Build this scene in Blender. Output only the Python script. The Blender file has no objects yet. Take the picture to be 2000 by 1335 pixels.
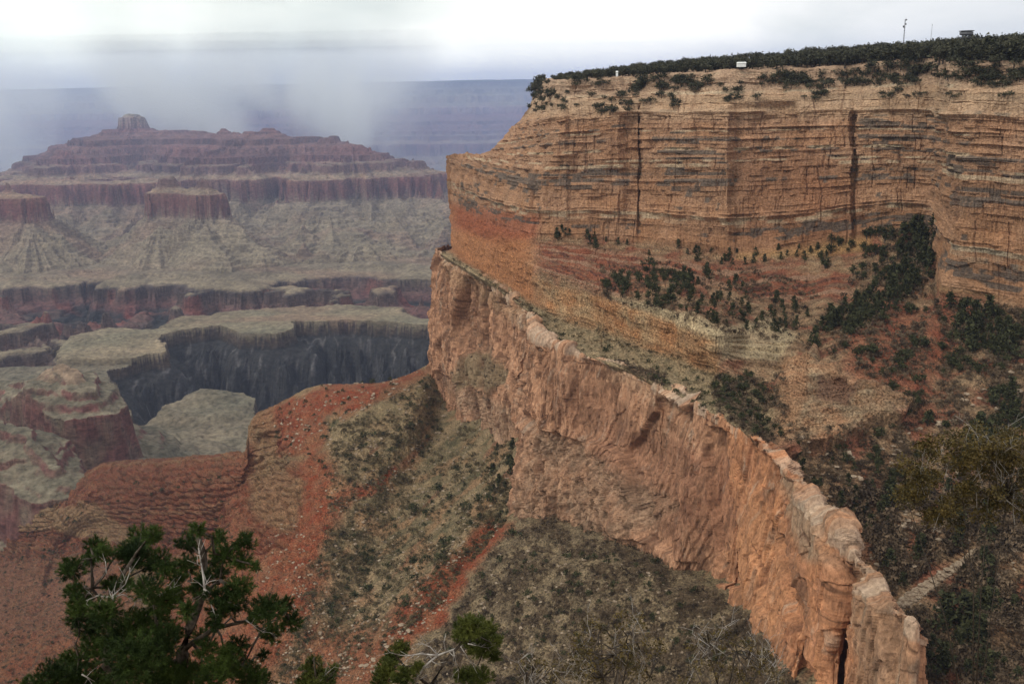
import bpy, math, random
import numpy as np
from mathutils import Matrix, Vector, Euler

# ------------------------------------------------------------------ camera
F = 1900.0            # focal length in pixels of the 2000 px wide photograph
PITCH, ROLL = math.radians(14.0), math.radians(-1.0)
scene = bpy.context.scene
cam_data = bpy.data.cameras.new("camera")
cam = bpy.data.objects.new("camera", cam_data)
scene.collection.objects.link(cam)
cam_data.sensor_width = 36.0
cam_data.lens = 36.0 * F / 2000.0
cam_data.clip_start = 0.5
cam_data.clip_end = 90000.0
RM = Matrix.Rotation(math.pi / 2 - PITCH, 3, 'X') @ Matrix.Rotation(ROLL, 3, 'Z')
cam.rotation_euler = RM.to_euler()
cam.location = (0, 0, 0)
scene.camera = cam
R = np.array(RM)

# ------------------------------------------------------------------ sky, sun, exposure
SUN_EL, SUN_AZ = math.radians(48), math.radians(-118)     # azimuth from +Y, negative = left/behind
world = bpy.data.worlds.new("World")
scene.world = world
world.use_nodes = True
wn, wl = world.node_tree.nodes, world.node_tree.links
wn.clear()
def N(nodes, t, **kw):
    n = nodes.new(t)
    for k, v in kw.items():
        setattr(n, k, v)
    return n
wo = N(wn, 'ShaderNodeOutputWorld')
bg = N(wn, 'ShaderNodeBackground'); bg.inputs[1].default_value = 0.10
bg2 = N(wn, 'ShaderNodeBackground'); bg2.inputs[1].default_value = 1.5
sky = N(wn, 'ShaderNodeTexSky', sky_type='NISHITA', sun_disc=False)
sky.sun_elevation = SUN_EL; sky.sun_rotation = SUN_AZ
sky.altitude = 2100; sky.dust_density = 2.0
wl.new(sky.outputs[0], bg.inputs[0])
tc = N(wn, 'ShaderNodeTexCoord')
def wmath(op, a, b=None, c=None):
    n = N(wn, 'ShaderNodeMath', operation=op)
    for i, v in enumerate((a, b, c)):
        if v is None: continue
        if isinstance(v, (int, float)): n.inputs[i].default_value = v
        else: wl.new(v, n.inputs[i])
    return n.outputs[0]
sep = N(wn, 'ShaderNodeSeparateXYZ'); wl.new(tc.outputs['Generated'], sep.inputs[0])
zz = wmath('ADD', wmath('ABSOLUTE', sep.outputs[2]), 0.45)
cmb = N(wn, 'ShaderNodeCombineXYZ')
wl.new(wmath('DIVIDE', sep.outputs[0], zz), cmb.inputs[0])
wl.new(wmath('DIVIDE', sep.outputs[1], zz), cmb.inputs[1])
wl.new(wmath('MULTIPLY', sep.outputs[2], 3.0), cmb.inputs[2])
def wnoise(scale, detail, rough, dist=0.0, vec=None):
    n = N(wn, 'ShaderNodeTexNoise'); n.inputs['Scale'].default_value = scale
    n.inputs['Detail'].default_value = detail; n.inputs['Roughness'].default_value = rough
    n.inputs['Distortion'].default_value = dist
    wl.new(vec or cmb.outputs[0], n.inputs['Vector'])
    return n.outputs['Fac']
def wramp(fac, stops, interp='LINEAR'):
    r = N(wn, 'ShaderNodeValToRGB'); r.color_ramp.interpolation = interp
    e = r.color_ramp.elements
    while len(e) > 1: e.remove(e[-1])
    e[0].position = stops[0][0]; e[0].color = (*stops[0][1], 1)
    for p, c in stops[1:]:
        k = e.new(p); k.color = (*c, 1)
    wl.new(fac, r.inputs[0]); return r.outputs[0]
n1 = wnoise(1.9, 6, 0.55, 0.4)
n2 = wnoise(0.8, 3, 0.5)
cloud = wmath('ADD', wmath('MULTIPLY', n1, 0.55), wmath('MULTIPLY', n2, 0.6))
def lobe(az, el, width):      # a soft brighter or darker area of cloud around one direction
    v = N(wn, 'ShaderNodeVectorMath', operation='DISTANCE')
    a, e = math.radians(az), math.radians(el)
    v.inputs[1].default_value = (math.sin(a) * math.cos(e), math.cos(a) * math.cos(e), math.sin(e))
    nrm = N(wn, 'ShaderNodeVectorMath', operation='NORMALIZE'); wl.new(tc.outputs['Generated'], nrm.inputs[0])
    wl.new(nrm.outputs[0], v.inputs[0])
    m = N(wn, 'ShaderNodeMapRange', interpolation_type='SMOOTHSTEP')
    m.inputs['From Min'].default_value = width; m.inputs['From Max'].default_value = 0.0
    wl.new(v.outputs['Value'], m.inputs['Value'])
    return m.outputs[0]
for az, el, w, k in ((3, 3, 0.26, 0.22), (9, 7, 0.15, 0.10), (-24, 2.0, 0.14, 0.24), (-18, 2.0, 0.10, 0.22), (-4, 1.5, 0.07, 0.2), (26, 8, 0.28, -0.11), (-22, 9, 0.28, -0.08),
                     (-6, 8, 0.16, -0.06), (-150, 50, 1.4, 0.25)):
    cloud = wmath('ADD', cloud, wmath('MULTIPLY', lobe(az, el, w), k))
ccol = wramp(cloud, [(0.30, (0.40, 0.43, 0.45)), (0.52, (0.54, 0.57, 0.58)), (0.72, (0.80, 0.80, 0.80)), (0.95, (1.0, 0.99, 0.97))])
# the right half of the sky is faintly mauve, the left faintly green
tint = wramp(wmath('ADD', wmath('MULTIPLY', sep.outputs[0], 0.9), 0.5), [(0.1, (0.95, 1.0, 0.93)), (0.5, (1.0, 1.0, 0.94)), (0.9, (1.0, 0.965, 0.96))])
mm = N(wn, 'ShaderNodeMix', data_type='RGBA', blend_type='MULTIPLY'); mm.inputs[0].default_value = 1
wl.new(ccol, mm.inputs[6]); wl.new(tint, mm.inputs[7])
below = N(wn, 'ShaderNodeMapRange'); below.inputs['From Min'].default_value = -0.06; below.inputs['From Max'].default_value = -0.01; wl.new(sep.outputs[2], below.inputs['Value'])
m3 = N(wn, 'ShaderNodeMix', data_type='RGBA'); m3.inputs[6].default_value = (0.075, 0.055, 0.045, 1); wl.new(below.outputs[0], m3.inputs[0]); wl.new(mm.outputs[2], m3.inputs[7])
wl.new(m3.outputs[2], bg2.inputs[0])
mixs = N(wn, 'ShaderNodeMixShader'); mixs.inputs[0].default_value = 0.90
wl.new(bg.outputs[0], mixs.inputs[1]); wl.new(bg2.outputs[0], mixs.inputs[2])
wl.new(mixs.outputs[0], wo.inputs[0])

sd = bpy.data.lights.new("sun", 'SUN'); sd.energy = 1.5; sd.angle = math.radians(10); sd.color = (1.0, 0.95, 0.88)
so = bpy.data.objects.new("sun", sd); scene.collection.objects.link(so)
sdir = Vector((math.sin(SUN_AZ) * math.cos(SUN_EL), math.cos(SUN_AZ) * math.cos(SUN_EL), math.sin(SUN_EL)))
so.rotation_euler = sdir.to_track_quat('Z', 'Y').to_euler()
scene.view_settings.view_transform = 'Standard'
scene.view_settings.look = 'None'
scene.view_settings.gamma = 1.0
scene.view_settings.exposure = 0.1
scene.view_settings.use_curve_mapping = False
scene.cycles.volume_bounces = 6

# ------------------------------------------------------------------ helpers
rng = np.random.default_rng(7)
random.seed(7)
K = 1.4                                   # scale of the near massif (metres per lattice metre)
def ray(px, py):
    px, py = np.asarray(px, float), np.asarray(py, float)
    v = np.stack([(px - 1000) / F, -(py - 667.5) / F, -np.ones_like(px)], -1)
    w = v @ R.T
    return w / w[..., 1:2]                # scaled so that y == 1
def at(px, py, D):
    return ray(px, py) * np.asarray(D, float)[..., None]
def dist_for_z(px, py, z):
    return z / ray(px, py)[..., 2]
def proj(P):
    c = P @ R                             # world -> camera
    d = -c[..., 2]
    return 1000 + F * c[..., 0] / d, 667.5 - F * c[..., 1] / d

_perm = rng.permutation(256).astype(np.int64); _perm = np.concatenate([_perm, _perm, _perm])
_g = rng.normal(size=(256, 3)); _g /= np.linalg.norm(_g, axis=1)[:, None]; _g = _g.astype(np.float32)
def perlin(x, y, z):
    x, y, z = np.broadcast_arrays(np.asarray(x, np.float32), np.asarray(y, np.float32), np.asarray(z, np.float32))
    xi, yi, zi = np.floor(x), np.floor(y), np.floor(z)
    xf, yf, zf = x - xi, y - yi, z - zi
    xi = xi.astype(np.int64) & 255; yi = yi.astype(np.int64) & 255; zi = zi.astype(np.int64) & 255
    u, v, w = (t * t * t * (t * (t * 6 - 15) + 10) for t in (xf, yf, zf))
    def gr(dx, dy, dz):
        h = _perm[_perm[_perm[xi + dx] + yi + dy] + zi + dz]
        return _g[h, 0] * (xf - dx) + _g[h, 1] * (yf - dy) + _g[h, 2] * (zf - dz)
    a = gr(0, 0, 0); a += u * (gr(1, 0, 0) - a)
    b = gr(0, 1, 0); b += u * (gr(1, 1, 0) - b)
    a += v * (b - a)
    c = gr(0, 0, 1); c += u * (gr(1, 0, 1) - c)
    d = gr(0, 1, 1); d += u * (gr(1, 1, 1) - d)
    c += v * (d - c)
    return (a + w * (c - a)) * 1.4
def fbm(x, y, z, o=4, g=0.5, l=2.03):
    s, a, t = 0, 1.0, 0
    for i in range(o):
        s = s + a * perlin(x + 17.3 * i, y - 9.1 * i, z + 5.7 * i); t += a; a *= g; x, y, z = x * l, y * l, z * l
    return s / t
def ridged(x, y, z, o=3):
    s, a, t = 0, 1.0, 0
    for i in range(o):
        s = s + a * (1 - np.abs(perlin(x + 31.3 * i, y, z)) * 2); t += a; a *= 0.5; x, y, z = x * 2.1, y * 2.1, z * 2.1
    return s / t
def sstep(a, b, x):
    t = np.clip((x - a) / (b - a), 0, 1); return t * t * (3 - 2 * t)
def mix(a, b, t):
    t = np.asarray(t)[..., None]; return np.asarray(a) * (1 - t) + np.asarray(b) * t

def catmull(L, tc_, tq):
    """interpolate array L (n, ...) at parameters tq, given knots tc_ (cubic, tangent-limited)"""
    n = len(tc_)
    d = np.diff(L, axis=0) / np.diff(tc_).reshape((-1,) + (1,) * (L.ndim - 1))
    m = np.empty_like(L)
    m[0], m[-1] = d[0], d[-1]
    same = (d[1:] * d[:-1]) > 0
    den = d[1:] + d[:-1]
    m[1:-1] = np.where(same, 2 * d[1:] * d[:-1] / np.where(den == 0, 1, den), 0)
    i = np.clip(np.searchsorted(tc_, tq, side='right') - 1, 0, n - 2)
    h = (tc_[i + 1] - tc_[i]); t = (tq - tc_[i]) / h
    sh = (-1,) + (1,) * (L.ndim - 1)
    t, h = t.reshape(sh), h.reshape(sh)
    return ((2 * t**3 - 3 * t**2 + 1) * L[i] + (t**3 - 2 * t**2 + t) * h * m[i]
            + (-2 * t**3 + 3 * t**2) * L[i + 1] + (t**3 - t**2) * h * m[i + 1])
def grid_from_lattice(L, tu, tv, nu, nv):
    """L rows x cols x k control values -> nv x nu x k"""
    tu, tv = np.asarray(tu, float), np.asarray(tv, float)
    qv = np.linspace(tv[0], tv[-1], nv); qu = np.linspace(tu[0], tu[-1], nu)
    A = catmull(np.asarray(L, float), tv, qv)
    B = catmull(np.swapaxes(A, 0, 1), tu, qu)
    return np.swapaxes(B, 0, 1), qu, qv
def normals(P):
    du = np.gradient(P, axis=1); dv = np.gradient(P, axis=0)
    n = np.cross(du, dv); n /= np.linalg.norm(n, axis=-1, keepdims=True) + 1e-9
    return n
def smooth(A, k):
    for ax in (0, 1):
        for _ in range(2):
            c = np.cumsum(np.concatenate([np.repeat(A.take([0], ax), k + 1, ax), A, np.repeat(A.take([-1], ax), k, ax)], ax), ax)
            n = A.shape[ax]
            A = (c.take(range(2 * k + 1, 2 * k + 1 + n), ax) - c.take(range(0, n), ax)) / (2 * k + 1)
    return A

def link(o, parent=None):
    scene.collection.objects.link(o)
    if parent: o.parent = parent
    return o
def tag(o, label=None, cat=None, group=None, kind=None):
    if label: o['label'] = label
    if cat: o['category'] = cat
    if group: o['group'] = group
    if kind: o['kind'] = kind
    return o
def mesh_np(name, V, Fc, mats, col=None, smooth_=False, mi=None, attrs=None):
    """V (n,3), Fc (m,3|4) -> mesh"""
    me = bpy.data.meshes.new(name)
    V = np.ascontiguousarray(V, np.float32); Fc = np.ascontiguousarray(Fc, np.int32)
    k = Fc.shape[1]
    me.vertices.add(len(V)); me.vertices.foreach_set('co', V.ravel())
    me.loops.add(Fc.size); me.loops.foreach_set('vertex_index', Fc.ravel())
    me.polygons.add(len(Fc)); me.polygons.foreach_set('loop_start', np.arange(0, Fc.size, k, dtype=np.int32))
    me.update(calc_edges=True)
    me.polygons.foreach_set('use_smooth', np.full(len(Fc), smooth_, bool))
    for m in (mats if isinstance(mats, (list, tuple)) else [mats]): me.materials.append(m)
    if mi is not None: me.polygons.foreach_set('material_index', np.asarray(mi, np.int32))
    if col is not None:
        a = me.attributes.new('Col', 'FLOAT_COLOR', 'POINT')
        c = np.ones((len(V), 4), np.float32); c[:, :3] = np.clip(col.reshape(-1, 3), 0.003, 1); a.data.foreach_set('color', c.ravel())
    me.update()
    return me
def grid_faces(nv, nu):
    i = np.arange(nv * nu).reshape(nv, nu)
    return np.stack([i[:-1, :-1], i[1:, :-1], i[1:, 1:], i[:-1, 1:]], -1).reshape(-1, 4)
def grid_object(name, P, mat, col=None, sm=False, kind='structure'):
    nv, nu = P.shape[:2]
    me = mesh_np(name, P.reshape(-1, 3), grid_faces(nv, nu), mat, col=None if col is None else col, smooth_=sm)
    o = link(bpy.data.objects.new(name, me)); o['kind'] = kind
    return o

# ------------------------------------------------------------------ materials
def new_mat(name, rough=0.95):
    m = bpy.data.materials.new(name); m.use_nodes = True
    b = m.node_tree.nodes['Principled BSDF']; b.inputs['Roughness'].default_value = rough
    b.inputs['Specular IOR Level'].default_value = 0.15
    return m, m.node_tree.nodes, m.node_tree.links, b
def rock_mat(name, fine=0.35, coarse=0.05, bump=0.6, zs=1.0, amt=0.55, bd=1.5):
    """albedo from the mesh's own rock colours, broken up by procedural grain; fine/coarse = noise scales per metre"""
    m, n, l, b = new_mat(name)
    at_ = N(n, 'ShaderNodeAttribute', attribute_name='Col')
    t = N(n, 'ShaderNodeTexCoord'); mp = N(n, 'ShaderNodeMapping'); mp.inputs['Scale'].default_value = (1, 1, zs)
    l.new(t.outputs['Object'], mp.inputs[0])
    a = N(n, 'ShaderNodeTexNoise'); a.inputs['Scale'].default_value = fine; a.inputs['Detail'].default_value = 5; a.inputs['Roughness'].default_value = 0.7
    c = N(n, 'ShaderNodeTexNoise'); c.inputs['Scale'].default_value = coarse; c.inputs['Detail'].default_value = 3
    l.new(mp.outputs[0], a.inputs['Vector']); l.new(mp.outputs[0], c.inputs['Vector'])
    r = N(n, 'ShaderNodeMapRange'); r.inputs['From Min'].default_value = 0.3; r.inputs['From Max'].default_value = 0.7
    r.inputs['To Min'].default_value = 1 - amt; r.inputs['To Max'].default_value = 1 + amt
    l.new(a.outputs['Fac'], r.inputs['Value'])
    r2 = N(n, 'ShaderNodeMapRange'); r2.inputs['From Min'].default_value = 0.3; r2.inputs['From Max'].default_value = 0.7
    r2.inputs['To Min'].default_value = 0.85; r2.inputs['To Max'].default_value = 1.15
    l.new(c.outputs['Fac'], r2.inputs['Value'])
    mu = N(n, 'ShaderNodeMath', operation='MULTIPLY'); l.new(r.outputs[0], mu.inputs[0]); l.new(r2.outputs[0], mu.inputs[1])
    vm = N(n, 'ShaderNodeVectorMath', operation='SCALE'); l.new(at_.outputs['Color'], vm.inputs[0]); l.new(mu.outputs[0], vm.inputs['Scale'])
    l.new(vm.outputs[0], b.inputs['Base Color'])
    bp = N(n, 'ShaderNodeBump'); bp.inputs['Strength'].default_value = bump; bp.inputs['Distance'].default_value = bd
    l.new(a.outputs['Fac'], bp.inputs['Height']); l.new(bp.outputs[0], b.inputs['Normal'])
    return m
M_cliff = rock_mat('banded_cliff_rock', 0.40, 0.04, 1.0, 1.8, 0.48, 1.8)
M_wall = rock_mat('massive_cliff_rock', 0.45, 0.05, 0.9, 0.4, 0.42, 2.0)
M_slope = rock_mat('rubble_slope', 0.6, 0.08, 1.0, 1.0, 0.95, 2.0)
def leaf_mat(name, c1, c2, scale=0.6, rough=0.8):
    m, n, l, b = new_mat(name, rough)
    t = N(n, 'ShaderNodeTexCoord'); oi = N(n, 'ShaderNodeObjectInfo')
    a = N(n, 'ShaderNodeTexNoise'); a.inputs['Scale'].default_value = scale; a.inputs['Detail'].default_value = 3
    gm = N(n, 'ShaderNodeNewGeometry')
    l.new(gm.outputs['Position'], a.inputs['Vector'])
    r = N(n, 'ShaderNodeValToRGB'); r.color_ramp.elements[0].position = 0.35; r.color_ramp.elements[1].position = 0.68
    r.color_ramp.elements[0].color = (*c1, 1); r.color_ramp.elements[1].color = (*c2, 1)
    l.new(a.outputs['Fac'], r.inputs[0]); l.new(r.outputs[0], b.inputs['Base Color'])
    return m
M_ever = leaf_mat('dark_evergreen_leaf', (0.014, 0.017, 0.007), (0.072, 0.072, 0.030), 0.35)
M_mesa = leaf_mat('rim_woodland_leaf', (0.018, 0.020, 0.010), (0.075, 0.070, 0.040), 0.12)
M_brush = leaf_mat('dry_brush_twig', (0.030, 0.021, 0.014), (0.19, 0.13, 0.080), 0.12)
M_brushg = leaf_mat('sage_brush_leaf', (0.034, 0.028, 0.015), (0.17, 0.125, 0.065), 0.15)
M_bark = leaf_mat('grey_bark', (0.03, 0.022, 0.016), (0.09, 0.07, 0.055), 9.0)
M_dead = leaf_mat('bleached_dead_wood', (0.22, 0.19, 0.17), (0.46, 0.42, 0.38), 6.0)
M_needle = leaf_mat('pine_needle', (0.012, 0.024, 0.006), (0.060, 0.092, 0.018), 1.3, 0.6)
M_needle2 = leaf_mat('bright_pine_needle', (0.03, 0.045, 0.010), (0.12, 0.13, 0.028), 1.6, 0.6)
M_oak = leaf_mat('olive_brown_leaf', (0.030, 0.024, 0.008), (0.135, 0.092, 0.026), 1.6, 0.6)
M_metal = leaf_mat('weathered_grey_metal', (0.10, 0.10, 0.11), (0.16, 0.16, 0.17), 2.0, 0.5)
M_white = leaf_mat('white_painted_wall', (0.70, 0.70, 0.68), (0.80, 0.80, 0.78), 0.3)

# ------------------------------------------------------------------ shared terrain tools
def seg_dist(x, y, pts, closed=False):
    d = np.full(x.shape, 1e12); n = len(pts)
    for i in range(n if closed else n - 1):
        ax, ay = pts[i][:2]; bx, by = pts[(i + 1) % n][:2]
        ux, uy = bx - ax, by - ay; L2 = ux * ux + uy * uy + 1e-9
        t = np.clip(((x - ax) * ux + (y - ay) * uy) / L2, 0, 1)
        d = np.minimum(d, (x - ax - t * ux) ** 2 + (y - ay - t * uy) ** 2)
    return np.sqrt(d)
def inside(x, y, pts):
    c = np.zeros(x.shape, bool); n = len(pts)
    for i in range(n):
        ax, ay = pts[i][:2]; bx, by = pts[(i + 1) % n][:2]
        if ay == by: continue
        c ^= ((ay > y) != (by > y)) & (x < (bx - ax) * (y - ay) / (by - ay) + ax)
    return c
def sdist(x, y, pts):                       # negative inside
    d = seg_dist(x, y, pts, True); return np.where(inside(x, y, pts), -d, d)
def region(px, py, pts, soft=8, wob=None):
    d = sdist(px, py, pts)
    if wob is not None: d = d + wob
    return 1 - sstep(-soft, soft, d)
_rl = rng.random(4096).astype(np.float32)
def hashf(i): return _rl[np.asarray(i).astype(np.int64) & 4095]
def layers(S, x, y, thick, seed, run=22.0):
    """beds of rock: every bed has its own set-back, which also wanders along the wall"""
    i = np.floor(S / thick + hashf(np.floor(S / thick * 0.37)) * 0.6 + 500 + seed)
    h = hashf(i * 7 + seed)
    w = perlin(x / run, y / run, i * 3.71 + seed)
    return (h - 0.5) * 0.9 + w * 0.9, h, i

# ------------------------------------------------------------------ upper massif: mesa top, banded cliff, benches, bowl
r8 = [(1150,400,-130),(880,400,-130),(1050,462,-119),(1150,466,-121),(1220,470,-122),(1330,482,-125),(1440,498,-128),(1510,492,-125),(1580,482,-120),(1680,465,-112),(1760,450,-103),(1818,455,-103),(1829,560,-128),(1930,585,-130),(2010,600,-132),(2150,620,-132)]
r9 = [(1150,440,0),(882,440,-146),(1042,522,-131),(1110,545,-132),(1180,570,-134),(1295,608,-136),(1400,655,-141),(1470,650,-150),(1570,650,-152),(1680,640,-148),(1760,630,-145),(1810,640,-146),(1850,690,-155),(1935,720,-157),(2010,740,-160),(2150,780,-165)]
r10 = [(1150,480,0),(884,482,-165),(1038,600,-163),(1105,628,-163),(1190,655,-165),(1300,698,-165),(1405,732,-165),(1450,775,-168),(1540,800,-172),(1640,790,-170),(1740,790,-168),(1800,800,-170),(1850,840,-176),(1935,870,-178),(2010,900,-180),(2150,950,-185)]
r11 = [(1150,500,0),(862,497,-165),(1037,612,-165),(1095,676,-165),(1180,706,-165.5),(1282,750,-165.5),(1390,808,-166),(1484,868,-168),(1560,950,-200),(1640,960,-200),(1740,960,-200),(1810,980,-205),(1860,1010,-205),(1935,1050,-208),(2010,1100,-210),(2150,1150,-215)]
r12 = [(1150,520,0),(866,515,-200),(1028,632,-210),(1082,692,-210),(1170,728,-210),(1268,775,-212),(1392,845,-215),(1520,980,-225),(1600,1050,-235),(1660,1100,-235),(1740,1130,-235),(1810,1150,-235),(1870,1180,-235),(1940,1210,-235),(2010,1240,-235),(2150,1290,-240)]
r13 = [(1150,560,0),(870,560,-245),(1020,700,-265),(1070,740,-265),(1160,790,-265),(1260,850,-268),(1400,950,-275),(1560,1150,-270),(1640,1250,-270),(1700,1330,-265),(1760,1350,-262),(1820,1370,-260),(1880,1390,-255),(1945,1410,-250),(2010,1420,-245),(2150,1450,-240)]
def row_z(row, dback=1290):
    out = []
    for i, (px, py, z) in enumerate(row):
        D = dback if i == 0 else float(dist_for_z(px, py, z))
        out.append((px, py, D))
    return out
R8 = row_z(r8); D8 = [p[2] for p in R8]
xs = [1150, 0, 1110, 1180, 1250, 1330, 1430, 1500, 1570, 1665, 1755, 1822, 1850, 1930, 2010, 2150]
def row_up(c1, ys, off, d1, c2x=1110):
    out = []
    for i in range(16):
        px, py = xs[i], ys[i]; D = D8[i] + off
        if i == 1: px, py = c1; D = D8[1] + d1
        if i == 0: D = 1290 + d1; py = ys[0]
        if i == 2: px = c2x; D = D8[2] + off
        if i >= 12 : D = D8[i] + off * 0.7
        if i in (9, 10, 11): D = min(D, D8[i] + off)
        out.append((px, py, D))
    return out
R0 = row_up((1056,156), [160,0,149,143,136,128,120,116,111,105,100,98,96,94,92,86], 420, 260)
R1 = row_up((1054,160), [163,0,158,153,148,143,138,135,132,127,119,116,121,121,119,112], 62, -40)
R2 = row_up((1046,178), [180,0,176,174,170,166,162,160,157,152,146,143,146,146,146,140], 58, -35)
R3 = row_up((1032,214), [214,0,200,196,194,193,191,189,187,184,181,180,184,185,186,184], 36, -30)
R4 = row_up((1008,244), [240,0,226,220,216,216,216,214,213,212,211,213,219,222,226,226], 28, -20, 1100)
R5 = row_up((942,302), [300,0,300,296,292,292,292,290,288,286,286,288,300,305,310,312], 18, -8, 1090)
R6 = row_up((876,308), [320,0,352,350,350,350,350,348,345,342,338,340,380,388,395,400], 11, 0, 1070)
R7 = row_up((877,352), [360,0,408,408,410,415,422,418,412,400,392,395,468,480,492,505], 5, 0, 1060)
rows = [R0, R1, R2, R3, R4, R5, R6, R7, R8, row_z(r9), row_z(r10), row_z(r11), row_z(r12), row_z(r13)]
clf = [0, .35, .95, .7, 1, 1, 1, 1, .7, .5, .35, .12, .1, .1]
clb = [0, .35, .95, .7, 1, 1, 1, 1, .6, .12, .10, .10, .1, .1]
Sn = [2, 0, -12, -22, -30, -68, -92, -112, -130, -146, -165, -172, -190, -210]
L = np.zeros((14, 16, 5))
for j, r in enumerate(rows):
    for i, (px, py, D) in enumerate(r):
        L[j, i] = (px, py, math.log(D * K), clf[j] if i <= 6 else clb[j], Sn[j] * K)
L[9, 2:7, 3] = 1.0; L[10, 2:7, 3] = 0.8
tu = np.concatenate([[0], np.cumsum([90, 170, 75, 70, 80, 100, 70, 70, 95, 85, 70, 32, 80, 80, 70])])
tv = np.concatenate([[0], np.cumsum([14, 22, 26, 30, 62, 55, 62, 62, 110, 100, 100, 110, 90])])
NU, NV = 1150, 1150
G, qu, qv = grid_from_lattice(L, tu, tv, NV, NU) if False else grid_from_lattice(L, tu, tv, NU, NV)
PX, PY = G[..., 0], G[..., 1]
Dm = np.exp(G[..., 2]); CL = np.clip(G[..., 3], 0, 1); S = G[..., 4]
# buttresses, joints and alcoves of the banded cliff
rel = np.array([(860,0),(900,4),(960,-3),(1000,5),(1036,-4),(1044,6),(1090,-5),(1104,-7),(1112,-3),(1150,-7),(1205,-7),(1222,4),(1245,8),(1250,15),(1253,15),(1258,0),(1330,-7),(1422,-9),(1438,6),(1500,12),(1552,9),(1562,0),(1600,0),(1658,-5),(1665,6),(1670,6),(1676,-2),(1750,2),(1826,6),(1838,-3),(1900,-6),(1960,3),(2150,0)], float)
wv = sstep(tv[3], tv[4], qv) * (1 - sstep(tv[8] - 8, tv[8] + 10, qv))
relw = np.interp(PX + 6 * perlin(PX / 40, PY / 60, 3.3), rel[:, 0], rel[:, 1]) * K
Dm = Dm + relw * wv[:, None] * np.interp(PY, [190, 230, 400, 480], [0.5, 1, 0.7, 0.3]) * 1.0
P = at(PX, PY, Dm)
nrm = normals(smooth(P, 6))
flip = np.where((nrm * P).sum(-1) > 0, -1.0, 1.0); nrm *= flip[..., None]
X, Y, Z = (P[..., i].astype(np.float32) for i in range(3))
Sw = (S + 1.2 * fbm(X / 60, Y / 60, Z / 60, 2)).astype(np.float32)
la, ha, ia = layers(Sw, X, Y, 6.5, 11, 35.0)
lb, hb, ib = layers(Sw + 2.2 * np.sin(Sw / 9.0), X, Y, 3.3, 57, 26.0)
big = fbm(X / 70, Y / 70, Z / 200, 3)
med = fbm(X / 16, Y / 16, Z / 30, 3)
fin = fbm(X / 4.5, Y / 4.5, Z / 3.5, 3)
grp = np.floor((Sw + 6 * perlin(X / 45, Y / 45, 2.2)) / 24)
joint = np.abs(perlin(PX / 19 + 0.5 * fbm(X / 30, Y / 30, Z / 30, 2), grp * 3.3, 0.4)); joint = (1 - sstep(0.0, 0.10, joint)) * sstep(-0.15, 0.25, perlin(PX / 30, grp * 1.7 + 9, 2.0))
jseg = np.abs(perlin(PX / 7, ia * 2.3 + 4, 0.6)); jseg = 1 - sstep(0.0, 0.12, jseg)
blk = np.floor(perlin(X / 19, Y / 19, grp * 2.1) * 5) / 5 + 0.6 * np.floor(perlin(X / 9, Y / 9, ia * 1.3) * 4) / 4
massive = sstep(-.05, .25, fbm(X / 45, Y / 45, Sw / 16, 2))        # some beds are massive, some thinly bedded
ledge_big = np.zeros_like(Sw)
for z_l, w_l, a_l in ((-31, 2.5, 4.5), (-58, 2.0, 3.0), (-70, 2.2, 3.5), (-93, 2.0, 3.0), (-113, 2.5, 3.5)):
    ledge_big += a_l * np.clip(1 - np.abs((Sw / K - z_l) / w_l), 0, 1) * sstep(-.15, .2, perlin(X / 60, Y / 60, z_l * .37))
clD = ledge_big + big * 9 + med * 2.2 + blk * 3.6 + la * (3.2 - 1.6 * massive) + lb * (1.3 - 1.0 * massive) + fin * 0.8 - joint * 1.8 - jseg * 0.5
slD = fbm(X / 45, Y / 45, Z / 45, 4) * 5 + fin * 0.9 + lb * 0.6 * sstep(-0.1, 0.3, big)
hor = nrm.copy(); hor[..., 2] *= 0.25; hor /= np.linalg.norm(hor, axis=-1, keepdims=True)
# extra relief: outcrop in the bowl, stepped red ledges, the ravine under the alcove
outc = region(PX, PY, [(1505,835),(1530,700),(1590,690),(1640,740),(1740,775),(1770,800),(1690,840),(1640,875),(1512,890)], 10, 40 * fbm(PX / 50, PY / 50, 4.4, 3))
outc = np.maximum(outc, 0.9 * region(PX, PY, [(1925,1100),(1990,1080),(2100,1100),(2100,1260),(1940,1260),(1915,1190)], 14, 18 * fbm(PX / 50, PY / 50, 4.4, 3)))
led = region(PX, PY, [(1040,470),(1180,485),(1300,500),(1440,515),(1560,530),(1680,545),(1650,585),(1500,590),(1420,560),(1300,545),(1200,590),(1100,545),(1040,525)], 14)
led = np.maximum(led, region(PX, PY, [(1400,660),(1500,640),(1560,690),(1540,740),(1410,730)], 14))
bowl = sstep(1440, 1560, PX) * (PY > 500)
CL = np.maximum(CL, np.maximum(outc * 0.6, led * 0.15))
rav = np.exp(-(seg_dist(PX, PY, [(1800,455),(1740,540),(1660,610),(1590,670)]) / 28) ** 2)
rav2 = np.exp(-(seg_dist(PX, PY, [(1990,800),(1900,870),(1780,930),(1700,1000),(1640,1060)]) / 30) ** 2)
slD = slD + 13 * outc - 9 * rav - 8 * rav2 + bowl * 7 * (ridged(PX / 120 + PY / 260, PY / 500, 0.7, 3) - 0.5)
slD = slD + outc * 6
clD = clD + outc * (12 + 5 * blk + 3 * la)
QB = qv[:, None] / 8.0 + 0.5 * fbm(X / 110, Y / 110, 0.4, 3) + 0.12 * perlin(X / 8, Y / 8, 4.0)
qi_b = np.floor(QB); qf = QB - qi_b; qh = hashf(qi_b * 7 + 31)
q_on = sstep(-.45, .0, perlin(X / 50, Y / 50, qi_b * 1.7))
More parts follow.
